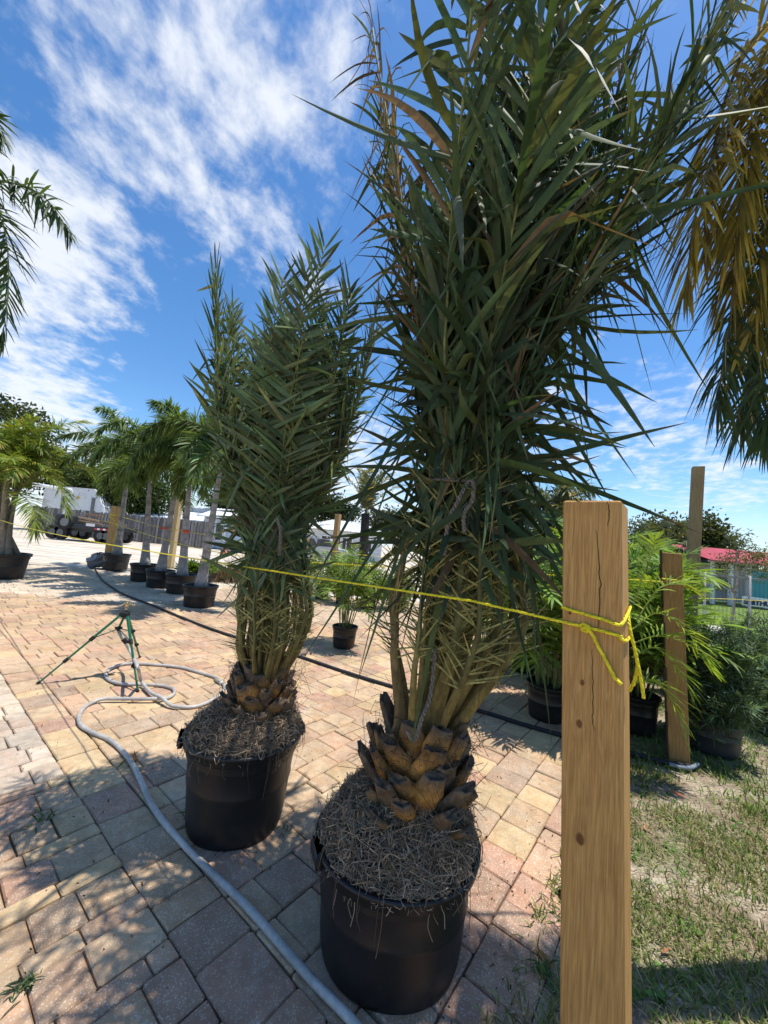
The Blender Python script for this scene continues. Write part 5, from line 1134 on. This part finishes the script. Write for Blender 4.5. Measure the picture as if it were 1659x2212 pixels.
# parked car partly hidden in front of it
YC = 21.0; cx = vp(690, 1168, YC)[0]; t = thing('parked_car', 'silver grey car parked before the white roofed house, half hidden by fronds', 'car', (cx, YC, 0)); o = A_([cx, YC, 0.])
prof = [(-1.9, .35), (1.9, .35), (1.95, .75), (1.1, .92), (.55, 1.42), (-.9, 1.45), (-1.6, .98), (-1.95, .85)]; n = len(prof)
mb = MB(); mb.add([(cx + a, YC, z) for a, z in prof] + [(cx + a, YC + 1.7, z) for a, z in prof], [(i, n + i, n + (i + 1) % n, (i + 1) % n) for i in range(n)], col=(.42, .44, .46), polys=[list(range(n)), list(range(2 * n - 1, n - 1, -1))]); mb.build('body', M_paint, t, o)
for (xa, xb) in ((-.85, -.2), (-.12, .62)): mb = MB(); mb.add([(cx + xa, YC - .01, .98), (cx + xb + .15, YC - .01, .98), (cx + xb - .1, YC - .01, 1.36), (cx + xa, YC - .01, 1.36)], [(0, 1, 2, 3)], col=(.04, .045, .05)); mb.build('window', M_glass, t, o)
for wx in (-1.2, 1.2): m5 = MB(); m5.tube(A_([(cx + wx, YC - .03, .33), (cx + wx, YC + .2, .33)]), .33, 18, (.016, .016, .016)); m5.build('wheel', M_rubber, t, o)

# ------------------------------------------------------------------ right background
wk = [gp(1340, 1330), gp(1480, 1338), gp(1545, 1350), gp(1700, 1395), gp(1720, 1480), gp(1560, 1440), gp(1440, 1400), gp(1340, 1375)]
sheet('walkway', [(p[0], p[1]) for p in wk], -.028, M_walk)
fl = [gp(1340, 1328), gp(1480, 1336), gp(1545, 1348), gp(1760, 1412), gp(2200, 1440), gp(1900, 1290), gp(1340, 1285)]
sheet('far_grass', [(p[0], p[1]) for p in fl], -.034, M_far_lawn)
# chain link fence
CA, CB_ = vp(1335, 1300, 9.6), vp(1720, 1300, 9.0); CA = A_([CA[0], CA[1], 0]); CB_ = A_([CB_[0], CB_[1], 0]); dC = CB_ - CA; LC = np.linalg.norm(dC); dC /= LC; HC = vp(1590, 1258, 9.3)[2] + .12
t = thing('chain_link_fence', 'dark chain link fence with slim posts across the right background', 'fence', tuple(CA)); mb = MB(); s = .0; cell = .085
nseg = int(HC / cell) * 2
while s < LC:
    for sg in (1, -1):
        z = np.linspace(.02, HC - .02, nseg // 2 + 1)
        zig = CA + dC * (s + sg * cell * .5 * ((np.arange(len(z)) % 2) - .5))[:, None] + A_([0, 0, 1.]) * z[:, None]
        mb.tube(zig, .0032, 3, (.05, .055, .055), cap=False)
    s += cell
mb.build('wire_mesh', M_metal, t, tuple(CA), kind='stuff')
for f in np.linspace(0, 1, 5): mb = MB(); p = CA + dC * LC * f; mb.tube(A_([p, p + A_([0, 0, HC + .06])]), .028, 10, (.30, .31, .30)); mb.build('fence_post', M_metal, t, tuple(CA), smooth=True)
mb = MB(); mb.tube(A_([CA + A_([0, 0, HC]), CB_ + A_([0, 0, HC])]), .02, 8, (.10, .105, .10)); mb.build('top_rail', M_metal, t, tuple(CA))
# pavilion with red roof
YP = 18.5; xl = vp(1522, 1212, YP)[0]; xr = vp(1790, 1230, YP)[0]; ze = vp(1600, 1216, YP)[2]; zr = vp(1600, 1190, YP + 2.4)[2]
t = thing('pavilion', 'grey open sided building with faded red sheet roof at the right', 'building', (xl, YP, 0)); o = A_([xl, YP, 0.])
corr_roof(t, o, xl - .1, xr, YP - .5, ze, YP + 2.4, zr, (.50, .085, .11), 60, M_red)
mb = MB(); mb.box(((xl + xr) / 2, YP + 2.6, .95), (xr - xl - .3, .2, 1.9), None, (.33, .37, .40)); mb.build('wall', M_siding, t, o)
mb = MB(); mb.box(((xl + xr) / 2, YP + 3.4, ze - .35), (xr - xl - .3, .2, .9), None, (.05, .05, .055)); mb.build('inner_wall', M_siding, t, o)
for i in range(7):
    xx = xl + .4 + (xr - xl - .8) * i / 6; mb = MB(); mb.box((xx, YP, ze / 2), (.14, .14, ze), None, (.68, .69, .68)); mb.build('column', M_paint, t, o)
mb = MB(); mb.box(((xl + xr) / 2, YP, 2.05), (xr - xl - .4, .1, .14), None, (.55, .57, .58)); mb.build('beam', M_paint, t, o)
for i in range(5):
    xx = xl + 1.0 + i * 1.3; mb = MB(); mb.box((xx, YP + 2.47, .95), (.6, .05, 1.4), None, (.56, .57, .55)); mb.build('panel', M_siding, t, o)
bn = vp(1643, 1268, 16.0); mb = MB(); mb.box((bn[0] + .35, 16, bn[2]), (1.35, .03, 1.25), None, (.0, .24, .27)); mb.build('banner', M_paint, None, (bn[0] + .35, 16, bn[2]), label='teal banner hanging behind the chain link fence at the right edge', category='banner')
sg = vp(1632, 1301, 15.5); t = thing('sign', 'white sign board with navy SMITHU lettering behind the chain link fence', 'sign', (sg[0], 15.5, sg[2])); o = A_([sg[0], 15.5, sg[2]])
axs = A_([[math.cos(.06), 0, -math.sin(.06) * .4], [0, 1, 0], [math.sin(.06) * .4, 0, 1]])
mb = MB(); mb.box(o + A_([.42, .03, 0]), (1.85, .03, .36), axs, (.78, .78, .76)); mb.build('board', M_paint, t, o)
cu = bpy.data.curves.new('lettering', 'FONT'); cu.body = 'SMITHU'; cu.size = .27; cu.extrude = .006; cu.offset = .012; cu.align_x = 'LEFT'
to = bpy.data.objects.new('lettering', cu); COL.objects.link(to); bpy.context.view_layer.update()
me = bpy.data.meshes.new_from_object(to.evaluated_get(bpy.context.evaluated_depsgraph_get())); bpy.data.objects.remove(to)
M_ink = mat('navy_ink', .5, .3, tint=(.02, .02, .09)); me.materials.clear(); me.materials.append(M_ink)
lo = bpy.data.objects.new('lettering', me); COL.objects.link(lo); lo.parent = t; lo.location = (-.46, -.0, -.10); lo.scale = (1.12, 1, 1); lo.rotation_euler = (R(90), R(1.4), 0)
